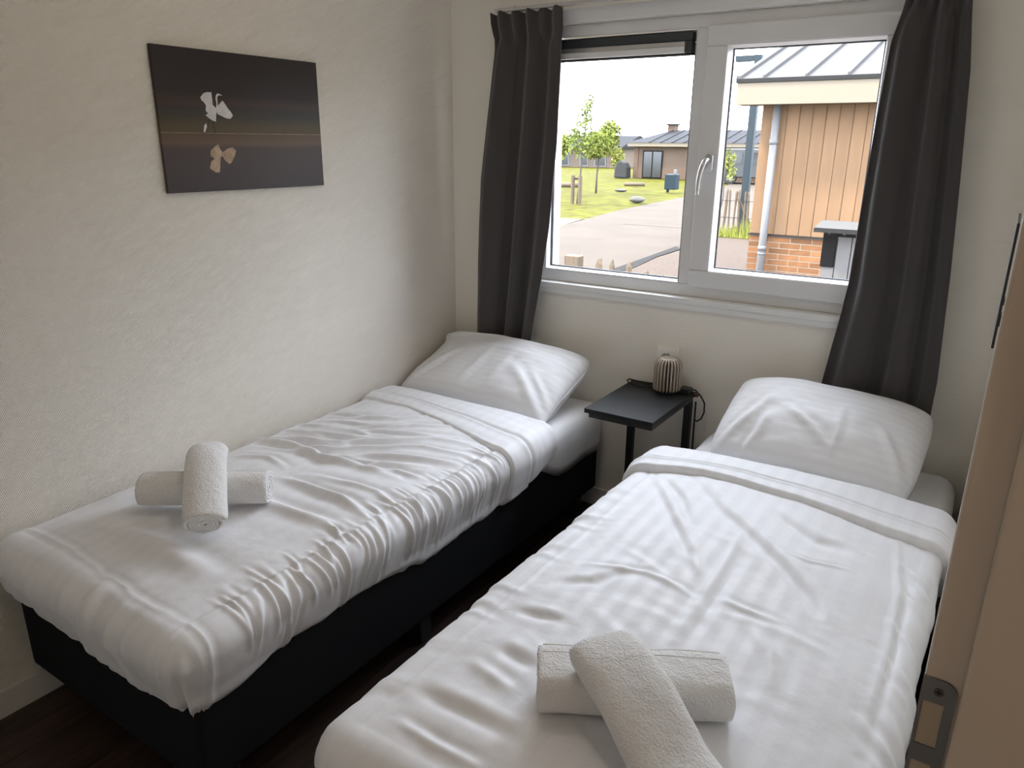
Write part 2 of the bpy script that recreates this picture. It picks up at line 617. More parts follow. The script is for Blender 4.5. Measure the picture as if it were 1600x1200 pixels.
# opening sash, a little proud of the frame
sx0, sx1, sz0, sz1 = 1.158, 1.862, 1.058, 2.004
sash = MB()
sash.box((sx0, .004, sz0), (sx1, .078, GR[2] - .012)).box((sx0, .004, GR[3] + .012), (sx1, .078, sz1))
sash.box((sx0, .004, GR[2] - .012), (GR[0] - .012, .078, GR[3] + .012)).box((GR[1] + .012, .004, GR[2] - .012), (sx1, .078, GR[3] + .012))
sash.build('sash', M['pvc'], win, bevel=.005)
sloped_bead(GR[0] - .003, GR[1] + .003, GR[2] - .003, GR[3] + .003, .009, .006, .05)
bead('gasket', GR[0], GR[1], GR[2], GR[3], .006, .046, .057, M['gasket'])
MB().box((GR[0] - .005, .053, GR[2] - .005), (GR[1] + .005, .057, GR[3] + .005)).build('pane', M['glass'], win)
# folded-up screen cassette at the top of the fixed pane
vc = MB().box((.497, .016, 1.9575), (1.100, .060, 1.990)).build('screen_cassette', M['anthracite'], win, bevel=.004)
MB().box((.497, .012, 1.940), (1.074, .058, 1.957)).build('pull_bar', M['alu'], vc, bevel=.004)
MB().box((.497, .008, 1.917), (1.074, .056, 1.9397)).build('pull_bar_lower', M['sill'], vc, bevel=.003)
MB().box((1.0745, .006, 1.917), (1.1005, .0605, 1.957)).build('end_cap', M['anthracite'], vc, bevel=.003)
MB().box((.497, .020, 1.911), (1.100, .060, 1.9165)).build('brush_strip', M['gasket'], vc)
# handle
hd = empty('handle', (1.207, 0, 1.53))
hd.parent = win
hd.matrix_parent_inverse = parent_inv(win)
pr = []
for k in range(24):
    t = 2 * PI * k / 24
    pr.append((1.2065 + .0155 * math.cos(t), 1.529 + (.020 if math.sin(t) >= 0 else -.020) + .0155 * math.sin(t)))
MB().prism(pr, 'y', -.006, .004).build('rosette', M['handle'], hd, bevel=.002)
hb = MB()
path = [(1.2065, -.004, 1.540), (1.2065, -.030, 1.541), (1.204, -.042, 1.536), (1.199, -.047, 1.520), (1.193, -.048, 1.495), (1.188, -.046, 1.465), (1.186, -.044, 1.435), (1.187, -.043, 1.415)]
hb.tube(path, [.009, .009, .0095, .0095, .009, .0085, .008, .0065], 12)
hb.build('lever', M['handle'], hd, smooth=True)
# sill
MB().box((.42, -.022, .990), (1.93, .022, 1.0145)).build('sill', M['sill'], win, bevel=.003)
MB().box((.425, -.017, .968), (1.925, 0, .990)).build('sill_apron', M['sill'], win, bevel=.002)
# head trim and curtain rail above
struct(MB().box((.40, -.018, OZ1), (1.95, 0, 2.098)).build('trim_1', M['pvc'], bevel=.003), 'white trim board above the window', 'trim')
rail = MB()
rail.box((.29, -.088, 2.0985), (1.97, -.060, 2.112))
rr = rail.build('curtain_rail', M['alu'], bevel=.002)
for xx in (.35, 1.15, 1.90):
    MB().box((xx, -.085, 2.112), (xx + .03, .0, 2.118)).build('rail_bracket', M['pvc'], rr)
tag(rr, 'white curtain rail above the window, behind the curtain headings', 'curtain rail')

# ---------------------------------------------------------------- door frame on the right
dj = empty('trim_2', (W + .04, DY1, 0))
struct(dj, 'cream door frame at the right edge with a steel strike plate', 'door frame')
JE = 2.2025
MB().box((JE, DY1, 0), (W + .12, DY1 + .05, DZ + .05)).build('jamb', M['jamb'], dj, bevel=.0035, segs=3)
MB().box((2.2335, DY1 - .014, 0), (W + .118, DY1 + .002, DZ)).build('door_stop', M['jamb'], dj, bevel=.003, segs=3)
MB().box((JE, DY0 - .05, 0), (W + .12, DY0, DZ + .05)).build('jamb', M['jamb'], dj, bevel=.0035, segs=3)
MB().box((JE, DY0, DZ), (W + .12, DY1, DZ + .05)).build('head', M['jamb'], dj, bevel=.0035)
# strike plate: steel plate with two openings and a rounded outer corner
px0, px1, pz0, pz1 = JE - .0008, 2.2312, .925, 1.122
sp = MB()


def rrect(x0, x1, z0, z1, r, which):
    """polygon, rounded only at the corners listed in which (0 bl,1 br,2 tr,3 tl)"""
    out = []
    cs = [(x0, z0, PI), (x1, z0, 1.5 * PI), (x1, z1, 0), (x0, z1, .5 * PI)]
    for i, (cx, cz, a) in enumerate(cs):
        if i in which:
            ix = cx + (r if i in (0, 3) else -r)
            iz = cz + (r if i in (0, 1) else -r)
            out += [(ix + r * math.cos(a + .5 * PI * k / 6), iz + r * math.sin(a + .5 * PI * k / 6)) for k in range(7)]
        else:
            out.append((cx, cz))
    return out


yf, yb_ = DY1 - .0022, DY1 + .001
sp.prism(rrect(px0, px1, 1.096, pz1, .012, (2,)), 'y', yf, yb_)
sp.prism([(px0, 1.046), (px0 + .0032, 1.046), (px0 + .0032, 1.096), (px0, 1.096)], 'y', yf, yb_)
sp.prism([(2.2228, 1.046), (px1, 1.046), (px1, 1.096), (2.2228, 1.096)], 'y', yf, yb_)
sp.prism([(px0, 1.026), (px1, 1.026), (px1, 1.046), (px0, 1.046)], 'y', yf, yb_)
sp.prism([(px0, .975), (px0 + .0032, .975), (px0 + .0032, 1.026), (px0, 1.026)], 'y', yf, yb_)
sp.prism([(2.2228, .975), (px1, .975), (px1, 1.026), (2.2228, 1.026)], 'y', yf, yb_)
sp.prism(rrect(px0, px1, pz0, .975, .012, (1,)), 'y', yf, yb_)
spo = sp.build('strike_plate', M['strike'], dj)
spo['label'] = 'dark steel strike plate'
for zc in (1.109, .94):
    s_ = MB().prism([(2.2163 + .0042 * math.cos(2 * PI * k / 14), zc + .0042 * math.sin(2 * PI * k / 14)) for k in range(14)], 'y', yf - .0006, yf).build('screw', M['screw'], spo)
    MB().box((2.2163 - .0028, yf - .0009, zc - .0006), (2.2163 + .0028, yf - .0005, zc + .0006)).box((2.2163 - .0006, yf - .0009, zc - .0028), (2.2163 + .0006, yf - .0005, zc + .0028)).build('screw_slot', M['gasket'], spo)
for (za, zb) in ((1.046, 1.096), (.975, 1.026)):
    MB().box((px0 + .0034, DY1 - .0006, za), (2.2227, DY1 + .0, zb)).build('mortise', M['recess'], spo)

# thin black panel mounted on the right wall, seen on edge
pn = empty('wall_panel', (W, -.95, 1.18))
tag(pn, 'thin black panel on the right wall, seen edge on beside the door frame', 'wall panel')
MB().box((2.2035, -1.06, 1.203), (2.2085, -.78, 1.455)).build('panel', M['blackplastic'], pn, bevel=.001)
MB().box((2.2085, -1.055, 1.292), (W, -1.02, 1.305)).build('mounting_block', M['switch'], pn)
MB().box((2.2085, -1.055, 1.248), (W, -1.02, 1.272)).build('mounting_block', M['switch'], pn)

# door leaf standing open into the hall
dr = empty('door_1', (W + .12, DY0, 0))
struct(dr, 'cream flush door standing open into the hallway', 'door')
MB().box((W + .13, DY0 - .042, .01), (W + .95, DY0 - .002, 2.10)).build('door_leaf', M['jamb'], dr, bevel=.003)
hd2 = MB().tube([(W + .88, DY0 - .002, 1.05), (W + .88, DY0 + .045, 1.05), (W + .87, DY0 + .05, 1.05), (W + .76, DY0 + .05, 1.05)], .009, 10)
hd2.build('door_handle', M['metal_black'], dr, smooth=True)

# unseen warm lamp added in the hallway as fill light
hl = empty('fill_lamp', (2.95, -2.5, CZ))
tag(hl, 'unseen round warm fill lamp added in the hallway beyond the door', 'lamp')
MB().lathe([(.15, -.012), (.15, 0)], (2.95, -2.5, CZ), 32).build('fill_lamp_base', M['pvc'], hl)
MB().lathe([(.02, -.075), (.08, -.068), (.12, -.045), (.14, -.0125)], (2.95, -2.5, CZ), 32).build('fill_lamp_shade', M['hall_fill'], hl, smooth=True)

# unseen fill lamp added to brighten the walls: shallow frosted dish mid ceiling
rl = empty('fill_lamp', (1.05, -1.30, CZ))
tag(rl, 'unseen round frosted fill lamp added in the middle of the bedroom ceiling', 'lamp')
MB().lathe([(.24, -.012), (.24, 0)], (1.05, -1.30, CZ), 40).build('fill_lamp_base', M['pvc'], rl)
MB().lathe([(.03, -.085), (.12, -.078), (.19, -.052), (.225, -.0125)], (1.05, -1.30, CZ), 40).build('fill_lamp_shade', M['room_fill'], rl, smooth=True)

# ---------------------------------------------------------------- painting
pt = empty('wall_picture', (0, -1.129, 1.439))
tag(pt, 'dark brown wall picture of a white egret landing on still water', 'picture')
PY0, PY1, PZ0, PZ1 = -1.447, -.811, 1.439, 1.863
m_, t_, b_ = nodes('egret_print_ground')
tc = N(t_, 'ShaderNodeTexCoord')
spx = N(t_, 'ShaderNodeSeparateXYZ')
t_.links.new(tc.outputs['Object'], spx.inputs[0])
nz = N(t_, 'ShaderNodeTexNoise', Scale=9., Detail=6.)
mp = N(t_, 'ShaderNodeMapping', Scale=(1, .35, 3))
t_.links.new(tc.outputs['Object'], mp.inputs['Vector'])
t_.links.new(mp.outputs['Vector'], nz.inputs['Vector'])
mr = N(t_, 'ShaderNodeMapRange')
mr.inputs['From Min'].default_value = PZ0
mr.inputs['From Max'].default_value = PZ1
t_.links.new(spx.outputs['Z'], mr.inputs['Value'])
ad = N(t_, 'ShaderNodeMath', operation='MULTIPLY_ADD')
ad.inputs[1].default_value = .05
t_.links.new(nz.outputs['Fac'], ad.inputs[0])
sb = N(t_, 'ShaderNodeMath', operation='SUBTRACT')
sb.inputs[1].default_value = .025
t_.links.new(mr.outputs['Result'], sb.inputs[0])
t_.links.new(sb.outputs[0], ad.inputs[2])
cr = N(t_, 'ShaderNodeValToRGB')
stops = [(0, (.055, .044, .042)), (.22, (.070, .054, .050)), (.31, (.075, .056, .048)), (.345, (.14, .095, .058)), (.400, (.12, .080, .050)), (.425, (.10, .072, .035)),
         (.48, (.085, .065, .032)), (.54, (.050, .044, .030)), (.60, (.042, .035, .030)), (.632, (.062, .036, .028)), (.655, (.050, .034, .028)), (.70, (.030, .023, .021)), (1, (.026, .020, .018))]
els = cr.color_ramp.elements
els[0].position, els[0].color = 0, (*stops[0][1], 1)
els[1].position, els[1].color = 1, (*stops[-1][1], 1)
for p_, c_ in stops[1:-1]:
    e = els.new(p_)
    e.color = (*c_, 1)
t_.links.new(ad.outputs[0], cr.inputs['Fac'])
t_.links.new(cr.outputs['Color'], b_.inputs['Base Color'])
b_.inputs['Roughness'].default_value = .45
b_.inputs['Specular IOR Level'].default_value = .35
MB().box((.002, PY0, PZ0), (.014, PY1, PZ1)).build('print_panel', m_, pt, bevel=.001)
M['egret'] = mat('egret_white', (.62, .60, .58), .6, var=.12, vscale=40)
M['egretr'] = mat('egret_reflection', (.42, .30, .20), .6, var=.3, vscale=40)
M['egretleg'] = mat('egret_leg', (.03, .025, .018), .6)
M['waterline'] = mat('waterline', (.34, .24, .14), .6, var=.4, vscale=30)
EG = dict(
    wing=[(0.234, 0.67), (0.253, 0.7), (0.274, 0.71), (0.299, 0.71), (0.3, 0.658), (0.299, 0.623), (0.31, 0.608), (0.319, 0.599), (0.316, 0.568), (0.31, 0.528), (0.308, 0.505), (0.292, 0.509), (0.278, 0.521), (0.263, 0.535), (0.252, 0.55), (0.269, 0.559), (0.255, 0.58), (0.261, 0.616), (0.252, 0.637), (0.239, 0.651)],
    neck=[(0.313, 0.585), (0.322, 0.63), (0.319, 0.67), (0.324, 0.693), (0.333, 0.705), (0.344, 0.703), (0.363, 0.691), (0.344, 0.693), (0.333, 0.686), (0.329, 0.672), (0.329, 0.637), (0.327, 0.59)],
    wing_=[(0.316, 0.573), (0.33, 0.62), (0.358, 0.656), (0.369, 0.639), (0.385, 0.604), (0.404, 0.573), (0.412, 0.552), (0.395, 0.528), (0.371, 0.531), (0.346, 0.545), (0.324, 0.557)],
    leg=[(0.27, 0.517), (0.275, 0.514), (0.255, 0.46), (0.244, 0.425), (0.237, 0.425), (0.253, 0.469)],
    leg_=[(0.294, 0.509), (0.3, 0.509), (0.292, 0.481), (0.302, 0.441), (0.303, 0.422), (0.296, 0.422), (0.296, 0.436), (0.286, 0.479)],
    reflection=[(0.258, 0.295), (0.285, 0.325), (0.308, 0.342), (0.313, 0.311), (0.329, 0.283), (0.325, 0.257), (0.313, 0.248), (0.299, 0.137), (0.274, 0.137), (0.242, 0.17), (0.255, 0.217), (0.277, 0.238), (0.255, 0.259)],
    reflection_=[(0.329, 0.283), (0.36, 0.311), (0.392, 0.321), (0.409, 0.295), (0.399, 0.257), (0.373, 0.203), (0.36, 0.198), (0.336, 0.226), (0.325, 0.257)],
    splash=[(0.238, 0.476), (0.252, 0.49), (0.252, 0.465), (0.239, 0.429), (0.231, 0.429), (0.236, 0.46)],
    waterline=[(.0, .4185), (1, .4205), (1, .4245), (0, .4225)])
dd = 0
for k, poly in EG.items():
    mm = M['egretr'] if k.startswith('refl') else M['egretleg'] if k.startswith('leg') else M['waterline'] if k == 'waterline' else M['egret']
    dd += .00004
    q = [(PY0 + a * (PY1 - PY0), PZ0 + b * (PZ1 - PZ0)) for a, b in poly]
    MB().prism(q, 'x', .0139, .01425 + dd).build('printed_' + k.strip('_'), mm, pt)
# ================================================================== BEDS
MT = .52          # mattress top


def make_bed(x0, x1, label):
    root = empty('boxspring_bed', ((x0 + x1) / 2, -1.05, 0))
    tag(root, label, 'bed', 'boxspring beds')
    MB().box((x0 + .004, -2.075, .122), (x1 - .006, -.065, .392)).build('box_base', M['box'], root, bevel=.018, segs=4)
    for lx in (x0 + .07, x1 - .07):
        for ly in (-1.98, -1.22, -.16):
            MB().box((lx - .027, ly - .027, 0), (lx + .027, ly + .027, .123)).build('leg', M['blackplastic'], root, bevel=.004)
    # mattress with fitted sheet: rounded block with soft, slightly uneven sides
    nx, n = 150, 64
    t = np.linspace(0, 2 * PI, n, endpoint=False)
    hy, hx = (2.06 - .03) / 2, (x1 - x0) / 2
    rows = []
    prof = [(-.2, .400), (-.03, .398), (0, None), (.003, .36), (.006, .42), (.003, .47), (-.008, .497), (-.025, .513), (-.05, .52), (-.2, .523), (-.40, .523)]
    rc = .062
    peri = []
    for ci_, (sx, sy) in enumerate(((-1, -1), (1, -1), (1, 1), (-1, 1))):
        a0 = PI + ci_ * PI / 2
        for j in range(9):
            t_a = a0 + PI / 2 * j / 8
            peri.append(((sx * (hx - rc) + rc * math.cos(t_a), sy * (hy - rc) + rc * math.sin(t_a)), (math.cos(t_a), math.sin(t_a))))
        nxs = (((1, -1), (1, 1), (-1, 1), (-1, -1))[ci_])
        t_b = a0 + PI / 2
        e0 = peri[-1][0]
        e1 = (nxs[0] * (hx - rc) + rc * math.cos(t_b), nxs[1] * (hy - rc) + rc * math.sin(t_b))
        m_e = 14 if ci_ % 2 == 0 else 40
        for j in range(1, m_e):
            peri.append(((e0[0] + (e1[0] - e0[0]) * j / m_e, e0[1] + (e1[1] - e0[1]) * j / m_e), (math.cos(t_b), math.sin(t_b))))
    for (o, z) in prof:
        pts = []
        for k, (p, nn) in enumerate(peri):
            oo = o if o > -.06 else o
            yw = -1.045 + p[1]
            if z is None or z == .36:
                lo = .394 - .082 * float(sstep(-.60, -.40, yw)) + .006 * float(vnoise(k * .35, 3, 8))
                zz = lo if z is None else max(.40, lo + .05) if yw < -.6 else lo + .04
            else:
                zz = z
            w = .003 * vnoise(k * .9, zz * 9, 4) if -.06 < o else 0
            q = (p[0] + nn[0] * (oo + w), p[1] + nn[1] * (oo + w))
            q = (max(-hx, min(hx + .01, q[0])), q[1])
            if o <= -.1:
                q = (p[0] * max(0, 1 + o / .42), p[1] * max(0, 1 + o / .42 * .98))
            pts.append(((x0 + x1) / 2 + q[0], -1.045 + q[1], zz))
        rows.append(pts)
    P = np.array(rows).transpose(1, 0, 2)
    grid('mattress', P, M['sheet'], root, closed_u=True)['label'] = 'mattress in a white fitted sheet'
    return root


make_bed(.008, .842, 'low black boxspring bed along the left wall')
make_bed(1.335, 2.192, 'black boxspring bed on the right, nearest the door')


def drape(U, V, core, rr, zt, h):
    """bend a flat cloth pattern over the rounded rectangle core; rr = radii (left, right, foot)"""
    x0, x1, y0, y1 = core
    px, py = np.clip(U, x0, x1), np.clip(V, y0, 9)
    ex, ey = U - px, V - py
    ax, ay = np.abs(ex), np.abs(ey)
    L = np.where(ax + ay < 1e-7, 0, (ax ** 7 + ay ** 7 + 1e-40) ** (1 / 7))
    E2 = np.hypot(ax, ay) + 1e-9
    L = L * (1 - .075 * (2 * ax * ay / E2 ** 2) ** 2)
    dx, dy = ex / E2, ey / E2
    rx = np.where(ex < 0, rr[0], rr[1])
    r = (ax * rx + ay * rr[2]) / (ax + ay + 1e-9) + 1e-4
    ang = np.minimum(L / r, PI / 2)
    s = np.maximum(0, L - r * PI / 2)
    hor = r * np.sin(ang) - .10 * s
    X = px + dx * hor + dx * np.sin(ang) * h
    Y = py + dy * hor + dy * np.sin(ang) * h
    Z = zt - r * (1 - np.cos(ang)) - s + np.cos(ang) * h
    return np.stack([X, Y, Z], -1), L, ang


def crease(X, Y, poly, amp, w, off=1.6):
    best = np.full(X.shape, 9.)
    sgn = np.ones(X.shape)
    tt = np.zeros(X.shape)
    n = len(poly) - 1
    for i in range(n):
        (ax, ay), (bx, by) = poly[i], poly[i + 1]
        dx, dy = bx - ax, by - ay
        L2 = dx * dx + dy * dy
        t = np.clip(((X - ax) * dx + (Y - ay) * dy) / L2, 0, 1)
        qx, qy = X - ax - t * dx, Y - ay - t * dy
        d = np.hypot(qx, qy)
        k = d < best
        best = np.where(k, d, best)
        sgn = np.where(k, np.sign(dx * qy - dy * qx), sgn)
        tt = np.where(k, (i + t) / n, tt)
    env = np.clip(np.sin(np.clip(tt, .02, .98) * PI), 0, 1) ** .6
    sd = best * sgn
    return amp * env * (np.exp(-(best / w) ** 2) - .7 * np.exp(-((sd - off * w) / (1.1 * w)) ** 2) - .25 * np.exp(-((sd + 2 * w) / (1.6 * w)) ** 2))


CREASE_L = [
    ([(0.021, -0.903), (0.134, -0.882), (0.25, -0.869), (0.354, -0.824), (0.441, -0.724)], .008, .014),
    ([(0.032, -1.047), (0.17, -1.042), (0.285, -1.011), (0.389, -0.952), (0.536, -0.898), (.66, -.85)], .010, .016),
    ([(0.026, -1.202), (0.188, -1.173), (0.345, -1.111), (0.467, -1.015), (0.591, -0.907), (0.766, -0.843)], .012, .017),
    ([(-0.001, -1.269), (0.066, -1.234), (0.239, -1.228), (0.409, -1.247), (0.522, -1.229), (0.683, -1.213)], .016, .020),
    ([(0.397, -1.235), (0.513, -1.135), (0.67, -1.058), (.80, -1.0)], .011, .016),
    ([(.30, -1.17), (.45, -1.10), (.6, -.99), (.78, -.93)], .009, .014),
    ([(.05, -.97), (.2, -.955), (.33, -.92), (.48, -.83)], .008, .013),
    ([(.03, -1.12), (.16, -1.11), (.3, -1.07), (.42, -.985)], .009, .014),
    ([(0.566, -1.237), (0.652, -1.178), (0.757, -1.162)], .009, .014),
    ([(0.406, -1.439), (0.543, -1.431), (0.668, -1.427), (0.812, -1.458)], .014, .018),
    ([(0.46, -1.37), (0.6, -1.34), (0.72, -1.33), (0.82, -1.36)], .007, .014),
    ([(0.45, -1.58), (0.62, -1.565), (0.772, -1.55)], .012, .022),
    ([(0.10, -1.385), (0.233, -1.345), (0.341, -1.372)], .007, .014),
    ([(0.23, -1.905), (0.398, -1.895), (0.554, -1.90), (0.725, -1.90)], .012, .035),
    ([(.12, -1.62), (.10, -1.78), (.06, -1.93)], .007, .03),
]
CREASE_R = [
    ([(1.454, -0.654), (1.621, -0.849), (1.744, -0.963), (1.854, -1.073), (1.938, -1.164), (1.997, -1.256)], -.011, .020),
    ([(1.368, -0.753), (1.51, -0.958), (1.618, -1.118), (1.71, -1.286)], -.008, .016),
    ([(1.723, -0.934), (1.734, -1.117), (1.745, -1.338), (1.749, -1.507)], .007, .016),
    ([(1.44, -1.33), (1.512, -1.317), (1.592, -1.299), (1.671, -1.313), (1.726, -1.329)], .006, .012),
    ([(1.39, -0.718), (1.505, -0.844), (1.59, -0.996)], -.007, .014),
    ([(1.854, -1.01), (1.916, -1.019), (1.999, -0.993)], .004, .007),
    ([(1.741, -0.784), (1.817, -0.841), (1.9, -0.899), (1.986, -0.894)], -.008, .022),
    ([(2.083, -0.719), (2.125, -1.016), (2.133, -1.247), (2.13, -1.6)], .006, .010),
    ([(2.111, -0.861), (2.193, -0.948)], .007, .012),
    ([(2.116, -0.978), (2.198, -1.101)], .007, .012),
    ([(2.13, -1.15), (2.2, -1.27)], .006, .012),
    ([(1.78, -1.30), (1.83, -1.312), (1.92, -1.318)], .006, .013),
    ([(1.37, -1.92), (1.458, -1.925), (1.528, -1.925), (1.62, -1.93)], -.008, .020),
    ([(1.40, -2.005), (1.498, -2.013), (1.60, -2.012)], .006, .012),
    ([(1.44, -1.735), (1.542, -1.75)], -.008, .020),
    ([(1.40, -1.595), (1.515, -1.582)], -.007, .016),
    ([(1.42, -1.80), (1.54, -1.83)], .006, .016),
    ([(1.42, -1.45), (1.50, -1.40), (1.56, -1.30)], -.006, .018),
    ([(1.86, -1.36), (1.93, -1.44), (1.97, -1.55)], .006, .02),
]


_pk = {}


def side_puckers(core, seed, pucker):
    """gathers that run over the long free edge and cross folds on the upper half"""
    if (seed, pucker) in _pk: return _pk[(seed, pucker)]
    g = random.Random(seed)
    x0, x1, y0, y1 = core
    out = []
    if pucker:
        y = y0 + .09
        while y < -.62:
            ln = g.uniform(.10, .27)
            st = x1 - g.uniform(-.03, .07)
            sk = g.uniform(-.035, .02)
            out.append(([(st, y), (st + ln * .35, y + sk * .2), (st + ln * .7, y + sk), (st + ln, y + sk * 1.3)], g.uniform(.003, .0095) * (.6 if y > -.8 else 1), g.uniform(.0055, .0105)))
            y += g.uniform(.010, .032)
        for k in range(18):
            xa = g.uniform(.02, .40)
            ya = g.uniform(-1.32, -.84)
            ln = g.uniform(.22, .42)
            out.append(([(xa, ya), (xa + ln * .33, ya + .012), (xa + ln * .66, ya + .05), (xa + ln, ya + .12)], g.uniform(.003, .0075), g.uniform(.008, .013)))
        for k in range(16):
            xa = g.uniform(.05, .78)
            out.append(([(xa, y0 - .02), (xa + g.uniform(-.02, .02), y0 - .12), (xa + g.uniform(-.03, .03), y0 - .24)], g.uniform(.002, .006), g.uniform(.012, .022)))
    else:
        for k in range(12):
            ya = g.uniform(-1.9, -.85)
            out.append(([(x1 - .03, ya), (x1 + .03, ya - .06), (x1 + .09, ya - .11)], g.uniform(.003, .006), g.uniform(.009, .014)))
        for k in range(14):
            ya = g.uniform(-2.0, -.85)
            out.append(([(x0 + .04, ya), (x0 - .03, ya + g.uniform(-.02, .02)), (x0 - .12, ya + g.uniform(-.04, .04))], g.uniform(.0015, .0035), g.uniform(.010, .018)))
        for k in range(16):
            xa, ya, an = g.uniform(x0 + .1, x1 - .3), g.uniform(-1.9, -.8), g.uniform(-.9, .2)
            ln = g.uniform(.12, .3)
            out.append(([(xa, ya), (xa + ln * .5 * math.cos(an), ya + ln * .5 * math.sin(an) + .01), (xa + ln * math.cos(an), ya + ln * math.sin(an))], g.uniform(.0015, .004), g.uniform(.012, .022)))
    _pk[(seed, pucker)] = out
    return out


def duvet_height(X, Y, L, creases, core, seed, pucker):
    x0, x1, y0, y1 = core
    cx, hw = (x0 + x1) / 2, (x1 - x0) / 2
    h = .020 * (1 - np.clip(np.abs((X - cx) / hw), 0, 1) ** 3) * (1 - np.clip((y0 + .25 - Y) / .3, 0, 1) ** 2)
    h = h + .005 * fbm(X * 5, Y * 5, seed, 2) + .0008 * fbm(X * 24, Y * 20, seed + 5, 2)
    for poly, amp, w in creases:
        h = h + crease(X, Y, poly, amp * 1.2, w * .92)
    for poly, amp, w in side_puckers(core, seed, pucker):
        h = h + crease(X, Y, poly, amp, w)
    foot = 1 - sstep(y0 - .05, y0 + .05, Y)
    rf = (1 - np.abs(vnoise(X * 9, Y * 3, 41))) ** 3
    h = h + foot * sstep(.05, .16, L) * (.006 * rf - .002)
    h = h + .012 * np.sin(np.clip(L / .2, 0, 1) * PI) * (L > 0)
    # seam ridges just inside the long edge and across the foot
    return h


def cloth_sheet(name, core, rr, zt, yh, extL, extR, extF, creases, seed, pucker, mtl, parent=None, seamx=None, seamy=None):
    nL, nC, nR, nF, nB = 16, 140, 46, 46, 380
    v_core = np.linspace(core[2], yh, nB)
    u_core = np.linspace(core[0], core[1], nC)
    u = np.concatenate([np.full(nL, core[0]), u_core, np.full(nR, core[1])])
    su = np.concatenate([-np.linspace(1, 1 / nL, nL), np.zeros(nC), np.linspace(1 / nR, 1, nR)])
    v = np.concatenate([np.full(nF, core[2]), v_core])
    sv = np.concatenate([np.linspace(1, 1 / nF, nF), np.zeros(nB)])
    Ub, Vb = np.meshgrid(u, v, indexing='ij')
    SU, SV = np.meshgrid(su, sv, indexing='ij')
    wav = 1 + (.05 * vnoise(Vb * 9, 2, 91) + .03 * vnoise(Vb * 24, 2, 92))
    U = Ub + np.where(SU > 0, SU * extR(Vb) * wav, SU * extL(Vb))
    V = Vb - SV * extF(Ub) * (1 + .04 * vnoise(Ub * 9, 2, 93))
    _, L, _ = drape(U, V, core, rr, zt, 0)
    h = duvet_height(U, V, L, [(p, a_ * (1 if pucker else .85), w_) for p, a_, w_ in creases], core, seed, pucker)
    if seamx is not None:
        d = np.abs(U - seamx - .004 * vnoise(V * 9, 1, 51))
        h = h + .0016 * np.exp(-(d / .0065) ** 2) - .0014 * np.exp(-((d - .014) / .008) ** 2)
    if seamy is not None:
        d = np.abs(V - seamy - .016 * vnoise(U * 5, 1, 52) - .004 * vnoise(U * 22, 1, 53))
        h = h + .0024 * (.6 + .5 * vnoise(U * 9, 4, 54)) * np.exp(-(d / .004) ** 2) - .0014 * np.exp(-((d - .016) / .009) ** 2)
    # hem tucks under
    edge = np.maximum(np.abs(SU), SV)
    h = h - .022 * sstep(.8, 1.0, edge) ** 2
    # pleats at the free foot corner
    if pucker:
        cu, cv_ = np.maximum(0, U - core[1]), np.maximum(0, core[2] - V)
        k = sstep(.02, .12, np.minimum(cu, cv_)) * sstep(.05, .16, L)
        th = np.arctan2(cv_, cu + 1e-6)
        h = h + k * (.007 * np.cos(th * 9 + .6) + .003 * np.cos(th * 17)) * sstep(0, .3, th) * sstep(0, .3, PI / 2 - th)
    P, L, ang = drape(U, V, core, rr, zt, h)
    o = grid(name, P, mtl, parent, uv=np.stack([U, V], -1))
    return o


def hem_at(ys, zs, zt, r):
    """overhang length that brings the hem to height z"""
    return lambda V: np.interp(V, ys, [r * PI / 2 + max(.005, zt - r - z) for z in zs])


def flap(name, core, rr, zt, yh, ylow, extL, extR, creases, seed, pucker, mtl, parent, T=.018, drop=.05, groove=None):
    R1, R2 = .032, .014
    nL, nC, nR = 14, 130, 40
    u = np.concatenate([np.full(nL, core[0]), np.linspace(core[0], core[1], nC), np.full(nR, core[1])])
    su = np.concatenate([-np.linspace(1, 1 / nL, nL), np.zeros(nC), np.linspace(1 / nR, 1, nR)])
    rows = []
    for a in np.linspace(-.9, PI / 2, 14): rows.append(('h', a))
    for q in np.linspace(0, 1, 46)[1:-1]: rows.append(('m', q))
    for a in np.linspace(PI / 2, -.3, 12): rows.append(('l', a))
    Us, Vs, Hs = [], [], []
    for kind, a in rows:
        yl = ylow(u)
        yhu = yh + .010 * vnoise(u * 6, 2, 61) - .004
        if kind == 'h':
            V = yhu - R1 + R1 * np.cos(a)
            f = (np.sin(a) + .8) / 1.8
            off = -drop + (drop + T) * f
        elif kind == 'm':
            V = (yhu - R1) * (1 - a) + (yl + R2) * a
            off = T + .004 * np.sin(a * PI)
            if groove is not None:
                off = off - .010 * np.exp(-((a - groove) / .03) ** 2) + .004 * np.exp(-((a - groove - .07) / .05) ** 2)
        else:
            V = yl + R2 - R2 * np.cos(a)
            off = -.003 + (T + .003) * np.sin(max(a, 0)) - (.006 if a < 0 else 0)
        Vs.append(V + 0 * u)
        Us.append(np.where(su > 0, u + su * extR(V), u + su * extL(V)))
        Hs.append(off + 0 * u)
    U, V, H = np.array(Us).T, np.array(Vs).T, np.array(Hs).T
    _, L, _ = drape(U, V, core, rr, zt, 0)
    h = .55 * duvet_height(U, V, L, [], core, seed, 0) + .0045
    h = h + .0028 * vnoise((V + .12 * U) * 24, U * 2.5, 71) * (1 if pucker else .5)
    edge = np.abs(np.broadcast_to(su[:, None], U.shape))
    hem = sstep(.86, 1.0, edge) ** 2
    P, L, ang = drape(U, V, core, rr, zt, h + H * (1 - .6 * hem) - .02 * hem)
    return grid(name, P, mtl, parent, uv=np.stack([U, V], -1))


ZT = .562
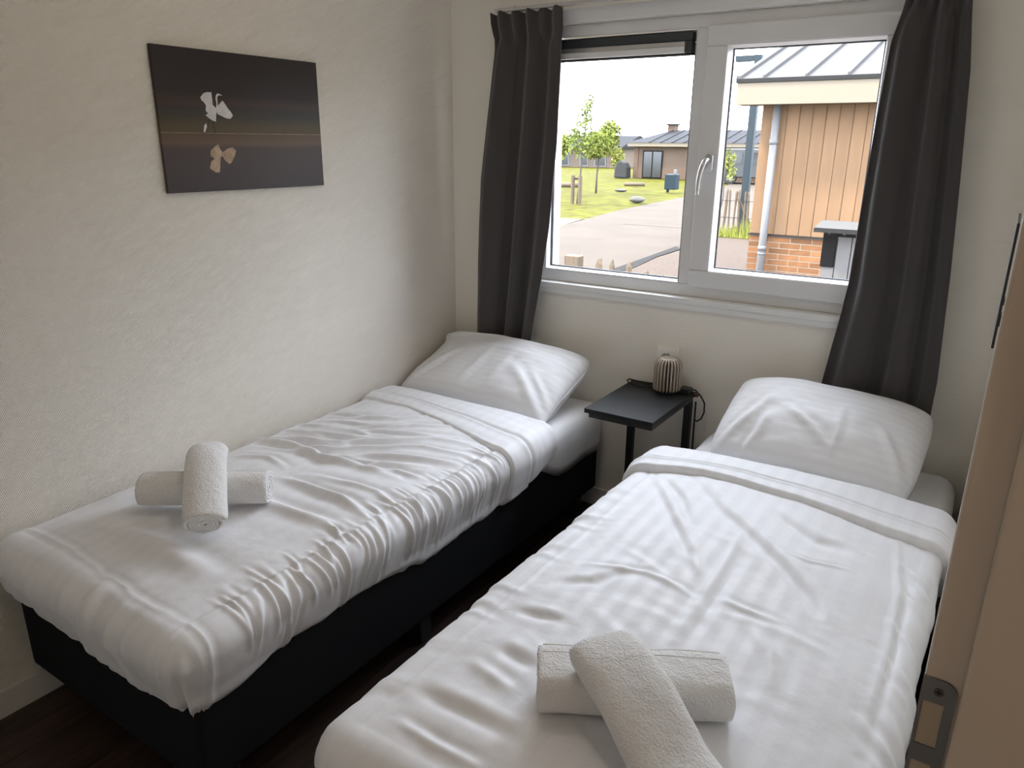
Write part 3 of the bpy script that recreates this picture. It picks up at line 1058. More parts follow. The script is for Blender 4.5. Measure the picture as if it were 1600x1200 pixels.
# ---- left duvet
coreL = (.068, .800, -2.045, 0)
rL = (.042, .068, .080)
exL = lambda V: .075 + 0 * V
exR = hem_at([-2.1, -1.98, -1.86, -1.72, -1.55, -1.4, -1.27, -1.145, -.95, -.766, -.62, -.486], [.335, .335, .365, .372, .366, .350, .330, .325, .335, .36, .41, .455], ZT, .068)
exF = lambda U: np.interp(U, [.0, .2, .35, .5, .64, .8], [.080 * PI / 2 + ZT - .08 - z for z in (.385, .376, .374, .35, .338, .345)])
dv = cloth_sheet('duvet', coreL, rL, ZT, -.53, exL, exR, exF, CREASE_L, 11, 1.0, M['linen'], None, seamx=.815, seamy=-2.035)
tag(dv, 'crumpled white duvet on the left bed, hanging over its side', 'duvet', 'white duvets')
flap('turned_back_edge', coreL, rL, ZT, -.500, lambda u: np.interp(u, [0, .1, .3, .5, .71, .8], [-.68, -.695, -.715, -.76, -.815, -.83]), exL, exR, [], 11, 1, M['linen_flap'], dv, T=.013, groove=.62)

# ---- right duvet
coreR = (1.338, 2.150, -2.045, 0)
rR = (.070, .040, .080)
exL2 = hem_at([-2.1, -1.2, -.5], [.36, .37, .40], ZT, .070)
exR2 = hem_at([-2.1, -.5], [.40, .42], ZT, .040)
exF2 = lambda U: .080 * PI / 2 + ZT - .08 - .36 + 0 * U
dv2 = cloth_sheet('duvet', coreR, rR, ZT, -.53, exL2, exR2, exF2, CREASE_R, 23, 0, M['linen'], None, seamx=1.350, seamy=None)
tag(dv2, 'smooth white duvet with a folded-back top edge on the right bed', 'duvet', 'white duvets')
flap('turned_back_edge', coreR, rR, ZT, -.470, lambda u: np.interp(u, [1.3, 1.5, 1.8, 2.08, 2.2], [-.70, -.655, -.685, -.735, -.75]), exL2, exR2, [], 23, 0, M['linen_flap'], dv2, T=.024, groove=.68)


# ------------------------------------------------------------------ pillows
def pillow(label, c, hx, hy, T, tilt, yaw, seed, folds, ymax=-.03, zmin=MT + .003, pin=.06, rnd=.04, xmin=-9):
    n = 90
    a = np.sin(np.linspace(-PI / 2, PI / 2, n))
    A, B = np.meshgrid(a, a, indexing='ij')
    pinx = (1 - pin * (1 - B ** 2)) * (1 - rnd * np.abs(B) ** 3)
    piny = (1 - pin * (1 - A ** 2)) * (1 - rnd * np.abs(A) ** 3)
    prof = ((1 - np.abs(A) ** 2.8) * (1 - np.abs(B) ** 2.8)) ** .42
    out = []
    for sgn in (1, -1):
        wr = .007 * fbm(A * 1.8, B * 1.8, seed, 2) * prof ** .5 + .0012 * fbm(A * 8, B * 8, seed + 3, 2) * prof ** .4
        for (x0, y0, x1, y1, am, w) in folds:
            wr = wr + (crease(A, B, [(x0, y0), ((x0 + x1) / 2 + .03, (y0 + y1) / 2), (x1, y1)], am, w) if sgn > 0 else 0)
        z = sgn * (T * prof) + (wr if sgn > 0 else 0)
        out.append(np.stack([A * hx * pinx, B * hy * piny, z], -1))
    m = Matrix.Rotation(yaw, 3, 'Z') @ Matrix.Rotation(tilt, 3, 'X')
    m = np.array(m)
    P = np.concatenate([out[0], out[1][::-1]], 0)
    P = P @ m.T + np.array(c)
    # rest on the mattress, against the wall: squash what would sink in
    P[..., 2] = np.where(P[..., 2] < zmin + .03, zmin + .03 * np.exp((P[..., 2] - zmin - .03) / .03), P[..., 2])
    P[..., 1] = np.where(P[..., 1] > ymax - .03, ymax - .03 * np.exp(-(P[..., 1] - ymax + .03) / .03), P[..., 1])
    P[..., 0] = np.where(P[..., 0] < xmin + .02, xmin + .02 * np.exp((P[..., 0] - xmin - .02) / .02), P[..., 0])
    uvx = np.concatenate([A * hx, A[::-1] * hx], 0)
    uvy = np.concatenate([B * hy, B[::-1] * hy], 0)
    o = grid('pillow', P, M['pillow'], None, uv=np.stack([uvx, uvy], -1))
    return tag(o, label, 'pillow', 'white pillows')


pillow('plump white pillow at the head of the left bed, under the left curtain', (.415, -.235, .628), .40, .26, .100, math.radians(22), math.radians(-2), 3,
       [(-.5, .1, -.9, -.9, .010, .05), (.3, -.1, .95, -.95, .009, .07), (.6, -.2, .98, -.75, .006, .05), (-.1, .2, -.2, -.8, .008, .05), (.2, .3, .15, -.7, .005, .05), (-.6, .3, .5, .2, .004, .06)], xmin=.012, ymax=-.13)
pillow('plump white pillow at the head of the right bed, under the right curtain', (1.765, -.250, .645), .335, .225, .112, math.radians(27), math.radians(-3), 9,
       [(-.9, -.9, -.5, .2, .012, .05), (-.3, 0, .2, -.6, .010, .05), (.6, 0, .95, -.95, .012, .05), (.2, .3, .25, -.8, .006, .03), (-.6, -.95, -.45, -.2, .009, .04)], ymax=-.13, pin=.02, rnd=.08)


# ------------------------------------------------------------------ rolled towels
def rolled_towel(label, axis, a, b, turns, thick, nexp, start, seed, group, taper=.0, spread=1.0):
    axis = [Vector(q) for q in axis]
    # resample the axis
    K = 40
    seg = [0]
    for i in range(len(axis) - 1): seg.append(seg[-1] + (axis[i + 1] - axis[i]).length)
    pts = []
    for s in np.linspace(0, seg[-1], K):
        w = []
        for d in range(3): w.append(np.interp(s, seg, [q[d] for q in axis]))
        pts.append(Vector(w))
    for _ in range(6):
        pts = [pts[0]] + [(pts[i - 1] + pts[i] * 2 + pts[i + 1]) / 4 for i in range(1, K - 1)] + [pts[-1]]
    m = int(turns * 40)
    th = np.linspace(0, 2 * PI * turns, m)
    tn = thick / a
    rho = 1 - tn * th / (2 * PI) * 1.02
    sgn = 1
    phi = start - sgn * th
    se = (np.abs(np.cos(phi)) ** nexp + np.abs(np.sin(phi)) ** nexp) ** (-1 / nexp)
    rows = []
    for i, p in enumerate(pts):
        d = (pts[min(i + 1, K - 1)] - pts[max(i - 1, 0)]).normalized()
        side = d.cross(Vector((0, 0, 1))).normalized()
        up = side.cross(d)
        f = i / (K - 1)
        wob = 1 + .045 * vnoise(np.cos(phi) * 1.5 + f * 5, np.sin(phi) * 1.5 + 3 + f * 2, seed) * (rho > 1 - 1.2 * tn)
        endr = 1 - .05 * max(0, (abs(f - .5) - .44) / .06) ** 2
        pts_o = []
        for off in (tn * .47, -tn * .47):
            r = (rho + off) * wob * endr
            shear = .010 * (rho - .5) * (1 if i in (0, K - 1) else 0)
            pts_o.append(np.stack([r * se * np.cos(phi) * a, r * se * np.sin(phi) * b], -1))
        ring = np.concatenate([pts_o[0], pts_o[1][::-1]], 0)
        ew = .002 * vnoise(np.concatenate([th, th[::-1]]) * 1.2, 1.0 * (i > K / 2), seed + 9) * (1 if i in (0, K - 1) else .0)
        for (q, e_) in zip(ring, ew + 0 * ring[:, 0]):
            rows.append(tuple(p + side * q[0] + up * q[1] + d * e_))
    n = 2 * m
    F = []
    for i in range(K - 1):
        for k in range(n):
            F.append((i * n + k, i * n + (k + 1) % n, (i + 1) * n + (k + 1) % n, (i + 1) * n + k))
    for base, flip in ((0, False), ((K - 1) * n, True)):
        for k in range(m - 1):
            q = (base + k, base + n - 1 - k, base + n - 2 - k, base + k + 1)
            F.append(q[::-1] if flip else q)
    me = bpy.data.meshes.new('rolled_towel')
    me.from_pydata(rows, [], F)
    me.polygons.foreach_set('use_smooth', [True] * len(me.polygons))
    me.update()
    o = link('rolled_towel', me, M['terry'])
    tag(o, label, 'towel', group)
    o['_axis'] = 0
    del o['_axis']
    # woven hem line: a narrow raised band following the outer layer near the loose edge
    if spread:
        for t0, wdt in ((.30, .0035), (.52, .0022)):
            ph = start - t0 * 1.6
            band = MB()
            pv = []
            for i, p in enumerate(pts[1:-1]):
                d = (pts[min(i + 2, K - 1)] - pts[max(i, 0)]).normalized()
                side = d.cross(Vector((0, 0, 1))).normalized()
                up = side.cross(d)
                f = (i + 1) / (K - 1)
                rr_ = (1 - tn * (t0 * 1.6) / (2 * PI) + tn * .47) * (1 + .045 * float(vnoise(math.cos(ph) * 1.5 + f * 5, math.sin(ph) * 1.5 + 3 + f * 2, seed))) * (1 - .05 * max(0, (abs(f - .5) - .44) / .06) ** 2)
                s_ = (abs(math.cos(ph)) ** nexp + abs(math.sin(ph)) ** nexp) ** (-1 / nexp)
                pv.append(p + side * (rr_ * s_ * math.cos(ph) * a) + up * (rr_ * s_ * math.sin(ph) * b))
            band.tube(pv, wdt * .45, 6)
            band.build('woven_hem', M['terry_hem'], o, smooth=True)
    return o


rolled_towel('white rolled towel lying crosswise under another on the left bed', [(.236, -1.790, .634), (.378, -1.683, .636), (.522, -1.572, .634)], .050, .046, 4.5, .0100, 2.2, math.radians(150), 5, 'towels on the left bed')
rolled_towel('white rolled towel on top of the towel cross on the left bed', [(.318, -1.622, .706), (.352, -1.650, .718), (.395, -1.686, .717), (.46, -1.738, .684), (.555, -1.812, .630)], .054, .038, 4.7, .0105, 2.3, math.radians(170), 6, 'towels on the left bed', spread=0)
rolled_towel('white folded towel lying crosswise under another on the right bed', [(1.594, -1.822, .622), (1.745, -1.735, .625), (1.905, -1.645, .622)], .060, .042, 3.4, .0165, 3.6, math.radians(160), 7, 'towels on the right bed')
rolled_towel('white folded towel laid across the other towel on the right bed', [(1.690, -1.760, .694), (1.735, -1.792, .698), (1.80, -1.832, .678), (1.885, -1.884, .628), (1.96, -1.93, .618)], .068, .032, 3.6, .0165, 3.2, math.radians(203), 8, 'towels on the right bed')

# ------------------------------------------------------------------ curtains
def curtain(label, left, right, nf, amp, y0, ph, seed, zb_slope, group):
    """left/right: lists of (x,z) of the two silhouettes, top to bottom"""
    ns, nt = 190, 90
    zt_, zb_ = 2.097, min(left[-1][1], right[-1][1])
    lz = [q[1] for q in left][::-1]
    lx = [q[0] for q in left][::-1]
    rz = [q[1] for q in right][::-1]
    rx = [q[0] for q in right][::-1]
    s = np.linspace(0, 1, ns)
    t = np.concatenate([np.linspace(0, .1, 24)[:-1], np.linspace(.1, 1, nt - 23)])
    S, T = np.meshgrid(s, t, indexing='ij')
    zb = zb_ + zb_slope * (S - .5)
    Z = zt_ + (zb - zt_) * T
    XL = np.interp(Z, lz, lx)
    XR = np.interp(Z, rz, rx)
    # fabric parameter warped so the folds have different widths
    Sw = S + .05 * np.sin(2 * PI * S * 1.3 + ph) + .015 * vnoise(S * 3, T * 1.5, seed)
    fold = np.sin(2 * PI * nf * Sw + ph)
    fold = np.sign(fold) * np.abs(fold) ** .75
    fold2 = np.cos(2 * PI * nf * Sw + ph)
    head = 1 - sstep(.05, .11, T)
    pinch = np.sin(2 * PI * (nf * 2.0) * S + ph * 2)
    A = amp * (.55 + .45 * T)
    Y = y0 + A * fold * (1 - .6 * head) - .012 * head * pinch + .004 * fbm(S * 4, T * 3, seed + 2)
    X = XL + (XR - XL) * (S + .018 * fold2 * (1 - head) * np.sin(PI * S))
    Z = Z + .006 * head * np.sign(pinch) * (T < .01) * np.abs(pinch)
    P = np.stack([X, Y, Z], -1)
    root = grid('curtain', P, M['curtain'])
    sol = root.modifiers.new('thickness', 'SOLIDIFY')
    sol.thickness = .004
    sol.offset = 0
    tag(root, label, 'curtain', group)
    # stitched bottom hem
    i0 = -1
    hm = MB().tube([tuple(P[i, -1]) for i in range(0, ns, 4)], .0032, 6)
    hm.build('hem', M['curtain'], root, smooth=True)
    return root


curtain('dark charcoal curtain hanging left of the window, over the left pillow',
        [(.262, 2.10), (.266, 2.06), (.282, 2.0), (.239, 1.715), (.200, 1.442), (.180, 1.112), (.169, .722)],
        [(.600, 2.10), (.604, 2.0), (.607, 1.909), (.599, 1.595), (.575, 1.258), (.546, 1.04), (.488, .722)], 2.6, .026, -.076, 1.2, 3, -.012, 'window curtains')
curtain('dark charcoal curtain hanging right of the window, over the right pillow',
        [(1.822, 2.10), (1.807, 2.02), (1.780, 1.904), (1.771, 1.688), (1.765, 1.434), (1.760, 1.151), (1.748, 1.026), (1.716, .752)],
        [(1.975, 2.10), (1.983, 2.005), (2.011, 1.813), (2.037, 1.509), (2.060, 1.205), (2.080, .854), (2.079, .744)], 2.6, .026, -.076, .4, 8, -.016, 'window curtains')

# ------------------------------------------------------------------ side table
tb = empty('side_table', (1.11, -.26, 0))
tag(tb, 'small black side table between the heads of the two beds', 'table')
tx0, tx1, ty0, ty1, tz = .968, 1.246, -.470, -.045, .645
MB().box((tx0, ty0, tz - .018), (tx1, ty1, tz)).build('table_top', M['table'], tb, bevel=.002)
MB().box((tx0 + .018, ty0 + .004, tz - .034), (tx1 - .003, ty1 - .004, tz - .0185)).build('top_frame', M['metal_black'], tb, bevel=.002)
for lx in (.985, 1.229):
    MB().box((lx - .014, -.076, .02), (lx + .014, -.048, tz - .034)).build('post', M['metal_black'], tb, bevel=.002)
    MB().box((lx - .014, -.46, 0), (lx + .014, -.048, .02)).build('foot', M['metal_black'], tb, bevel=.002)
MB().box((.999, -.074, .0), (1.215, -.050, .02)).build('crossbar', M['metal_black'], tb, bevel=.002)

# ------------------------------------------------------------------ ribbed lamp on the table
lc = (1.147, -.102, tz)
lp = empty('table_lamp', lc)
tag(lp, 'small ribbed champagne coloured table lamp on the black side table', 'lamp')
MB().lathe([(.042, 0.001), (.046, .003), (.046, .009), (.040, .011)], lc, 40).build('lamp_foot', M['blackplastic'], lp)
MB().lathe([(.0385, .0112), (.0385, .122), (.034, .131), (.030, .133)], lc, 40).build('inner_body', M['core'], lp, smooth=True)
fprof = [(.037, .012), (.0545, .012), (.0560, .018), (.0560, .112), (.0545, .122), (.0505, .130), (.044, .1365), (.034, .1385), (.0335, .134), (.037, .126)]
fmesh = None
NF = 25
for k in range(NF):
    if fmesh is None:
        o = MB().prism(fprof, 'y', -.0024, .0024).build('fin', M['fin'], None)
        fmesh = o.data
    else:
        o = bpy.data.objects.new('fin', fmesh)
        COL.objects.link(o)
    o.rotation_euler = (0, 0, 2 * PI * (k + .3) / NF)
    o.parent = lp
MB().lathe([(.0352, .131), (.0352, .1385), (.033, .1405), (.012, .1412), (.004, .1412)], lc, 48).build('top_disc', M['fin'], lp, smooth=True)
cb = MB()
cb.tube([(1.135, -.05, tz + .006), (1.08, -.052, tz + .0055), (1.02, -.058, tz + .0055), (.985, -.062, tz + .007), (.972, -.075, tz + .014), (.968, -.092, tz + .012), (.980, -.104, tz + .0055), (1.03, -.110, tz + .0055), (1.085, -.100, tz + .0055)], .0034, 8)
cb.tube([(1.19, -.075, tz + .0065), (1.225, -.055, tz + .012), (1.246, -.040, tz + .006), (1.268, -.034, .628), (1.284, -.030, .600), (1.285, -.028, .560), (1.275, -.028, .530), (1.259, -.029, .517), (1.248, -.030, .522)], .0032, 8)
cb.tube([(1.248, -.031, .600), (1.249, -.031, .50), (1.250, -.031, .40), (1.252, -.030, .20), (1.250, -.030, .0055)], .0036, 8)
cb.build('power_cord', M['cable'], lp, smooth=True)
MB().box((1.196, -.098, tz + .001), (1.240, -.052, tz + .022)).build('cord_plug', M['blackplastic'], lp, bevel=.004)
MB().tube([(1.243, -.060, tz - .006), (1.262, -.050, tz - .008)], .011, 12).build('cord_switch', M['switch'], lp, smooth=True)

# ------------------------------------------------------------------ wall socket
sk = empty('wall_socket', (1.102, 0, .757))
tag(sk, 'cream square wall socket below the window behind the ribbed lamp', 'socket')
MB().box((1.056, -.009, .712), (1.148, .0, .802)).build('cover_plate', M['socket'], sk, bevel=.003)
MB().box((1.066, -.012, .722), (1.138, -.0085, .792)).build('centre_plate', M['socket'], sk, bevel=.002)
M['sockhole'] = mat('socket_recess', (.30, .27, .23), .5)
MB().prism([(1.100 + .021 * math.cos(2 * PI * k / 28), .757 + .021 * math.sin(2 * PI * k / 28)) for k in range(28)], 'y', -.0128, -.011).build('recess', M['sockhole'], sk)
for dx in (-.0095, .0095):
    MB().prism([(1.100 + dx + .003 * math.cos(2 * PI * k / 10), .757 + .003 * math.sin(2 * PI * k / 10)) for k in range(10)], 'y', -.0135, -.012).build('pin_hole', M['gasket'], sk)
MB().box((1.097, -.0138, .774), (1.103, -.0120, .779)).build('earth_clip', M['alu'], sk)
#@@OUT
# ================================================================== OUTSIDE
G = -.5


def flat(name, poly, z, m, label, cat, thick=.05):
    o = MB().prism(poly, 'z', z - thick, z).build(name, m)
    return struct(o, label, cat)


flat('lawn', [(-140, -10), (140, -10), (140, 190), (-140, 190)], G - .03, M['lawn'], 'sunlit green lawn beyond the road', 'lawn', .2)
flat('road', [(-3.30, .3), (-3.32, 9.4), (-3.52, 10.8), (-3.56, 12.3), (-3.9, 15.0), (-4.4, 30), (-4.6, 44), (40, 46), (40, 60), (-16, 62), (-10.6, 36), (-9.51, 28.1), (-8.69, 19.7), (-7.75, 14.3), (-7.6, 13.5), (-9, 11), (-16, 4), (-22, .3)], G, M['road'],
     'pale asphalt road running past the lawn', 'road')
flat('pavement', [(-7.72, 14.25), (-8.30, 16.85), (-9.1, 16.7), (-15, 15.4), (-30, 12), (-30, 1), (-16, 4.1), (-9.05, 11.0), (-7.65, 13.5)], G - .004, M['slab'], 'pale concrete paving left of the road', 'pavement')
flat('gravel_bed', [(-3.26, .24), (6, .24), (6, 14.75), (-2.8, 14.80), (-3.75, 14.72), (-3.47, 12.2), (-3.44, 10.8), (-3.26, 9.4)], G + .004, M['gravel'], 'beige gravel strip in front of the neighbouring house', 'gravel')
flat('kerb', [(-3.32, 7.0), (-3.26, 7.0), (-3.26, 9.4), (-3.46, 10.8), (-3.50, 12.2), (-3.75, 12.6), (-3.62, 10.85), (-3.52, 9.3)], G + .012, M['kerb'], 'kerb between road and gravel, coloured dark for the shadow there', 'kerb')
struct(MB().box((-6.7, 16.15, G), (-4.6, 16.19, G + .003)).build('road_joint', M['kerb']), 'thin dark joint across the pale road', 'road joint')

# ---- neighbouring house
HX0, HY = -.215, 5.6
n_b_ = 20
nh = empty('neighbour_house', (2, HY, G))
tag(nh, 'timber clad house with orange brick base and pale metal roof', 'house')
MB().box((HX0 + .02, HY + .03, G), (9, 13.5, 2.02)).build('house_core', M['cladding'], nh)
MB().box((HX0 + .004, HY + .0005, G), (2.1, HY + .03, .652)).build('mortar_bed', M['mortar'], nh)
MB().box((HX0 + .004, HY + .001, .668), (HX0 + n_b_ * .1295, HY + .03, 2.01)).build('cladding_batten', M['cladding'], nh)
bwid, n_b = .1295, 20
bm_ = None
for k in range(n_b):
    x = -.190 - .025 + k * bwid
    if bm_ is None:
        o = MB().box((.0015, -.010, .668), (bwid - .003, .03, 2.02)).build('cladding_board', M['cladding'], None, bevel=.006, segs=2)
        bm_ = o.data
    else:
        o = bpy.data.objects.new('cladding_board', bm_)
        COL.objects.link(o)
        m__ = o.modifiers.new('bevel', 'BEVEL')
        m__.width = .006
        m__.segments = 2
    o.location = (x, HY + (.004 if k % 2 else 0), 0)
    o.parent = nh
    o.matrix_parent_inverse = parent_inv(nh)
MB().box((HX0 + n_b * bwid, HY, .668), (9, HY + .03, 2.02)).build('cladding_rest', M['cladding'], nh)
MB().box((HX0 - .01, HY - .03, .652), (9, HY + .03, .668)).build('drip_edge', M['gutter'], nh)
bl, bh, jt = .213, .051, .0105
bk = None
row = 0
z = .652 - jt - bh
while z > G:
    x = HX0 + (0 if row % 2 == 0 else -.112)
    while x < 2.1:
        xa, xb = max(x, HX0), x + bl
        if xb - xa > .05:
            full = xa == x
            if full and bk is not None:
                o = bpy.data.objects.new('brick', bk)
                COL.objects.link(o)
            else:
                o = MB().box((0, -.006, 0), (xb - xa, .04, bh)).build('brick', M['brick'], None)
                if full: bk = o.data
            o.location = (xa, HY + .001 + .002 * random.random(), z)
            o.parent = nh
            o.matrix_parent_inverse = parent_inv(nh)
        x += bl + jt
    z -= bh + jt
    row += 1
MB().box((2.1, HY, G), (9, HY + .03, .65)).build('brick_rest', M['brick'], nh)
MB().box((-.415, 5.30, 1.985), (9.2, 5.325, 2.195)).build('fascia', M['fascia'], nh, bevel=.003)
MB().box((-.415, 5.325, 1.985), (9.2, HY + .02, 1.998)).build('soffit', M['fascia'], nh)
MB().box((-.430, 5.285, 2.195), (9.2, 5.335, 2.236)).build('gutter', M['gutter'], nh, bevel=.003)
sl = .285
ry1 = 10.0
roof = MB().prism([(5.29, 2.232), (ry1, 2.232 + sl * (ry1 - 5.29)), (14.6, 2.2), (14.6, 2.1), (ry1, 2.10 + sl * (ry1 - 5.29)), (5.29, 2.200)], 'x', -.43, 9.2).build('roof', M['roofmetal'], nh)
for x in (-.43, -.16, .25, .64, 1.03, 1.42, 1.81, 2.2):
    MB().prism([(5.29, 2.232), (ry1, 2.232 + sl * (ry1 - 5.29)), (ry1, 2.265 + sl * (ry1 - 5.29)), (5.29, 2.262)], 'x', x, x + (.05 if x < -.4 else .018)).build('roof_seam', M['roofmetal'], roof)
dp = MB().tube([(-.043, 5.52, 1.985), (-.043, 5.52, G)], .040, 16).build('downpipe', M['pipe'], nh, smooth=True)
for zz in (1.60, .50):
    MB().tube([(-.043, 5.52, zz), (-.043, 5.52, zz + .05)], .0455, 16).build('pipe_bracket', M['pipe'], dp, smooth=True)
MB().tube([(-.043, 5.52, .455), (-.043, 5.52, .475)], .0455, 16).build('pipe_bracket', M['pipe'], dp, smooth=True)

# ---- storage box for bins in front of it
st = empty('bin_storage', (1.3, 3.7, G))
tag(st, 'grey board bin storage with dark posts in front of the timber house', 'storage box')
MB().add([(.885, 3.5, .948), (1.75, 3.5, .948), (1.75, 3.78, .985), (.885, 3.78, .985), (.885, 3.5, .975), (1.75, 3.5, .975), (1.75, 3.78, 1.012), (.885, 3.78, 1.012)],
         [(0, 3, 2, 1), (4, 5, 6, 7), (0, 1, 5, 4), (1, 2, 6, 5), (2, 3, 7, 6), (3, 0, 4, 7)]).build('lid', M['storelid'], st)
MB().box((.89, 3.485, .942), (1.745, 3.502, .976)).build('lid_edge', M['gutter'], st)
MB().box((.945, 3.60, .66), (1.045, 3.66, .942)).build('corner_post', M['storedark'], st)
MB().box((1.045, 3.61, .905), (1.72, 3.64, .942)).build('top_rail', M['storedark'], st)
MB().box((.955, 3.64, G), (1.72, 3.76, .90)).build('box_body', M['storewood'], st)
for k in range(6):
    MB().box((1.058 + k * .108, 3.608, G), (1.058 + k * .108 + .102, 3.642, .904)).build('front_board', M['storewood'], st, bevel=.003)
MB().box((.957, 3.608, G), (1.052, 3.642, .659)).build('front_board', M['storewood'], st, bevel=.003)
for xx in (.985, 1.10):
    MB().tube([(xx, 3.596, .925), (xx, 3.606, .925)], .007, 10).build('hinge_bolt', M['rim'], st)

# ---- near paling fence
def stake_mesh(w, h, d, seed):
    r = random.Random(seed)
    n = 7
    vs, fs = [], []
    levels = [(0, 1), (h * .55, .97), (h - .05, .94), (h - .012, .55), (h, .28)]
    for z, s in levels:
        for k in range(n):
            t = 2 * PI * k / n + .3
            vs.append((w / 2 * s * math.cos(t) * (1 + .12 * r.uniform(-1, 1)) + .01 * r.uniform(-1, 1) * (z > 0), d / 2 * s * math.sin(t), z))
    for i in range(len(levels) - 1):
        for k in range(n):
            fs.append((i * n + k, i * n + (k + 1) % n, (i + 1) * n + (k + 1) % n, (i + 1) * n + k))
    fs.append(tuple((len(levels) - 1) * n + k for k in range(n)))
    fs.append(tuple(range(n))[::-1])
    return vs, fs


fe = empty('paling_fence', (-.9, 3.2, G))
tag(fe, 'split wood paling fence just outside the window', 'fence')
o = MB().prism(rrect(-1.185, -1.035, G, .618, .012, (2, 3)), 'y', 3.16, 3.26).build('fence_post', M['stake'], fe, bevel=.006)
for (x, zt_, w) in ((-.848, .612, .085), (-.718, .612, .046), (-.553, .613, .068), (-.388, .548, .045), (-.235, .535, .05), (-.185, .528, .04), (-.05, .545, .05), (.1, .54, .05), (.25, .55, .05), (-1.33, .60, .06), (-1.47, .59, .05), (-1.62, .60, .06), (-1.78, .60, .05)):
    vs, fs = stake_mesh(w, zt_ - G, .035, int(x * 1000))
    MB().add([(a + x, b + 3.21, c + G) for a, b, c in vs], fs).build('stake', M['stake'], fe)
for zz in (.36, -.05):
    MB().tube([(-1.85, 3.185, zz), (.3, 3.185, zz)], .002, 5).build('wire', M['gutter'], fe)

# ---- far paling fence with weeds
ff = empty('paling_fence', (-3.4, 15.6, G))
tag(ff, 'grey paling fence with weeds beyond the gravel, beside the timber house', 'fence')
r = random.Random(4)
x = -4.3
i = 0
while x < -1.0:
    vs, fs = stake_mesh(.055, 1.02 + r.uniform(-.06, .06), .035, 900 + i)
    ln = r.uniform(-.05, .05)
    MB().add([(a + x + ln * c, b + 15.6, c + G) for a, b, c in vs], fs).build('stake', M['stake'], ff)
    x += r.uniform(.095, .135)
    i += 1
MB().tube([(-3.45, 15.64, .35), (-2.95, 15.66, G)], .03, 6).build('brace', M['stake'], ff)
for zz in (.3, -.1):
    MB().tube([(-4.3, 15.57, zz), (-1.0, 15.57, zz)], .006, 5).build('wire', M['gutter'], ff)


def leaf_cloud(name, centers, n, size, mtl, parent, seed):
    """many small leaf blades in clusters (x,y,z,rx,ry,rz)"""
    g = np.random.RandomState(seed)
    V, F = [], []
    wts = np.array([c[3] * c[5] for c in centers])
    pick = g.choice(len(centers), n, p=wts / wts.sum())
    for i in range(n):
        c = centers[pick[i]]
        d = g.normal(size=3)
        d = d / np.linalg.norm(d) * g.rand() ** .45
        p = np.array(c[:3]) + d * np.array(c[3:6])
        a = g.normal(size=3)
        a /= np.linalg.norm(a)
        b = np.cross(a, g.normal(size=3))
        b /= np.linalg.norm(b)
        s = size * (.6 + .8 * g.rand())
        k = len(V)
        V += [tuple(p - a * s), tuple(p + b * s * .5), tuple(p + a * s), tuple(p - b * s * .5)]
        F.append((k, k + 1, k + 2, k + 3))
    me = bpy.data.meshes.new(name)
    me.from_pydata(V, [], F)
    me.update()
    o = link(name, me, mtl, parent)
    o['kind'] = 'stuff'
    return o


wd = MB()
g = np.random.RandomState(12)
for k in range(420):
    x, y = g.uniform(-4.2, -2.3), g.uniform(14.92, 15.40)
    hgt = g.uniform(.12, .55) * (1.0 if x > -3.3 else .6)
    lx, ly = g.normal(0, .07, 2)
    wd.add([(x - .012, y, G), (x + .012, y, G), (x + lx, y + ly, G + hgt)], [(0, 1, 2)])
wo = wd.build('weeds', M['leafpale'])
tag(wo, 'tall yellow-green weeds at the foot of the far paling fence', 'weeds', kind='stuff')


def tree(label, base, top, crown, n, size, mtl, seed, stakes=False, tr=.05, group='garden trees'):
    root = empty('young_tree', base)
    tag(root, label, 'tree', group)
    g = random.Random(seed)
    b, t = Vector(base), Vector(top)
    pts = [b.lerp(t, f) + Vector((g.uniform(-.05, .05), 0, 0)) * (1 if 0 < f < 1 else 0) for f in (0, .25, .5, .75, 1)]
    tk = MB().tube(pts, [tr, tr * .8, tr * .6, tr * .4, tr * .15], 8)
    for c in crown:
        f = max(.25, min(.95, (c[2] - b.z) / (t.z - b.z) - .15))
        q = b.lerp(t, f)
        tk.tube([q, q.lerp(Vector(c[:3]), .6) + Vector((0, 0, .05)), Vector(c[:3])], [tr * .4, tr * .25, tr * .08], 6)
    tk.build('trunk', M['trunk'], root, smooth=True)
    leaf_cloud('foliage', crown, n, size, mtl, root, seed)
    if stakes:
        for dx in (-.16, .14):
            MB().tube([(base[0] + dx, base[1] - .1, base[2]), (base[0] + dx, base[1] - .1, base[2] + 1.0)], .075, 8).build('support_stake', M['stake'], root)
        MB().box((base[0] - .2, base[1] - .11, base[2] + .85), (base[0] + .18, base[1] - .07, base[2] + .92)).build('tie', M['cover'], root)
    return root


tree('slender young tree tied to two stakes on the lawn', (-11.10, 21.6, G), (-10.80, 21.6, 3.25),
     [(-11.0, 21.6, 1.55, .62, .5, .50), (-10.95, 21.6, 2.15, .42, .4, .50), (-10.83, 21.6, 2.75, .24, .25, .48), (-11.4, 21.7, 1.75, .32, .3, .42), (-10.4, 21.6, 1.7, .42, .3, .5), (-10.05, 21.7, 1.9, .25, .2, .55), (-10.7, 21.6, 3.0, .12, .12, .25)], 1900, .055, M['leaf'], 3, True, .045)
tree('leafy pale green tree behind the slender young tree', (-13.4, 27.5, G), (-13.2, 27.5, 2.6),
     [(-13.2, 27.5, 1.6, .8, .7, .6), (-12.8, 27.5, 2.1, .45, .5, .45), (-13.6, 27.5, 1.4, .5, .5, .5)], 3000, .075, M['leafpale'], 4, False, .05)
tree('pale green tree beside the left curtain', (-14.8, 25.5, G), (-14.7, 25.5, 2.5),
     [(-14.4, 25.5, 1.5, .7, .5, .7), (-14.8, 25.5, 2.1, .5, .4, .5)], 2600, .09, M['leafpale'], 5, False, .05)
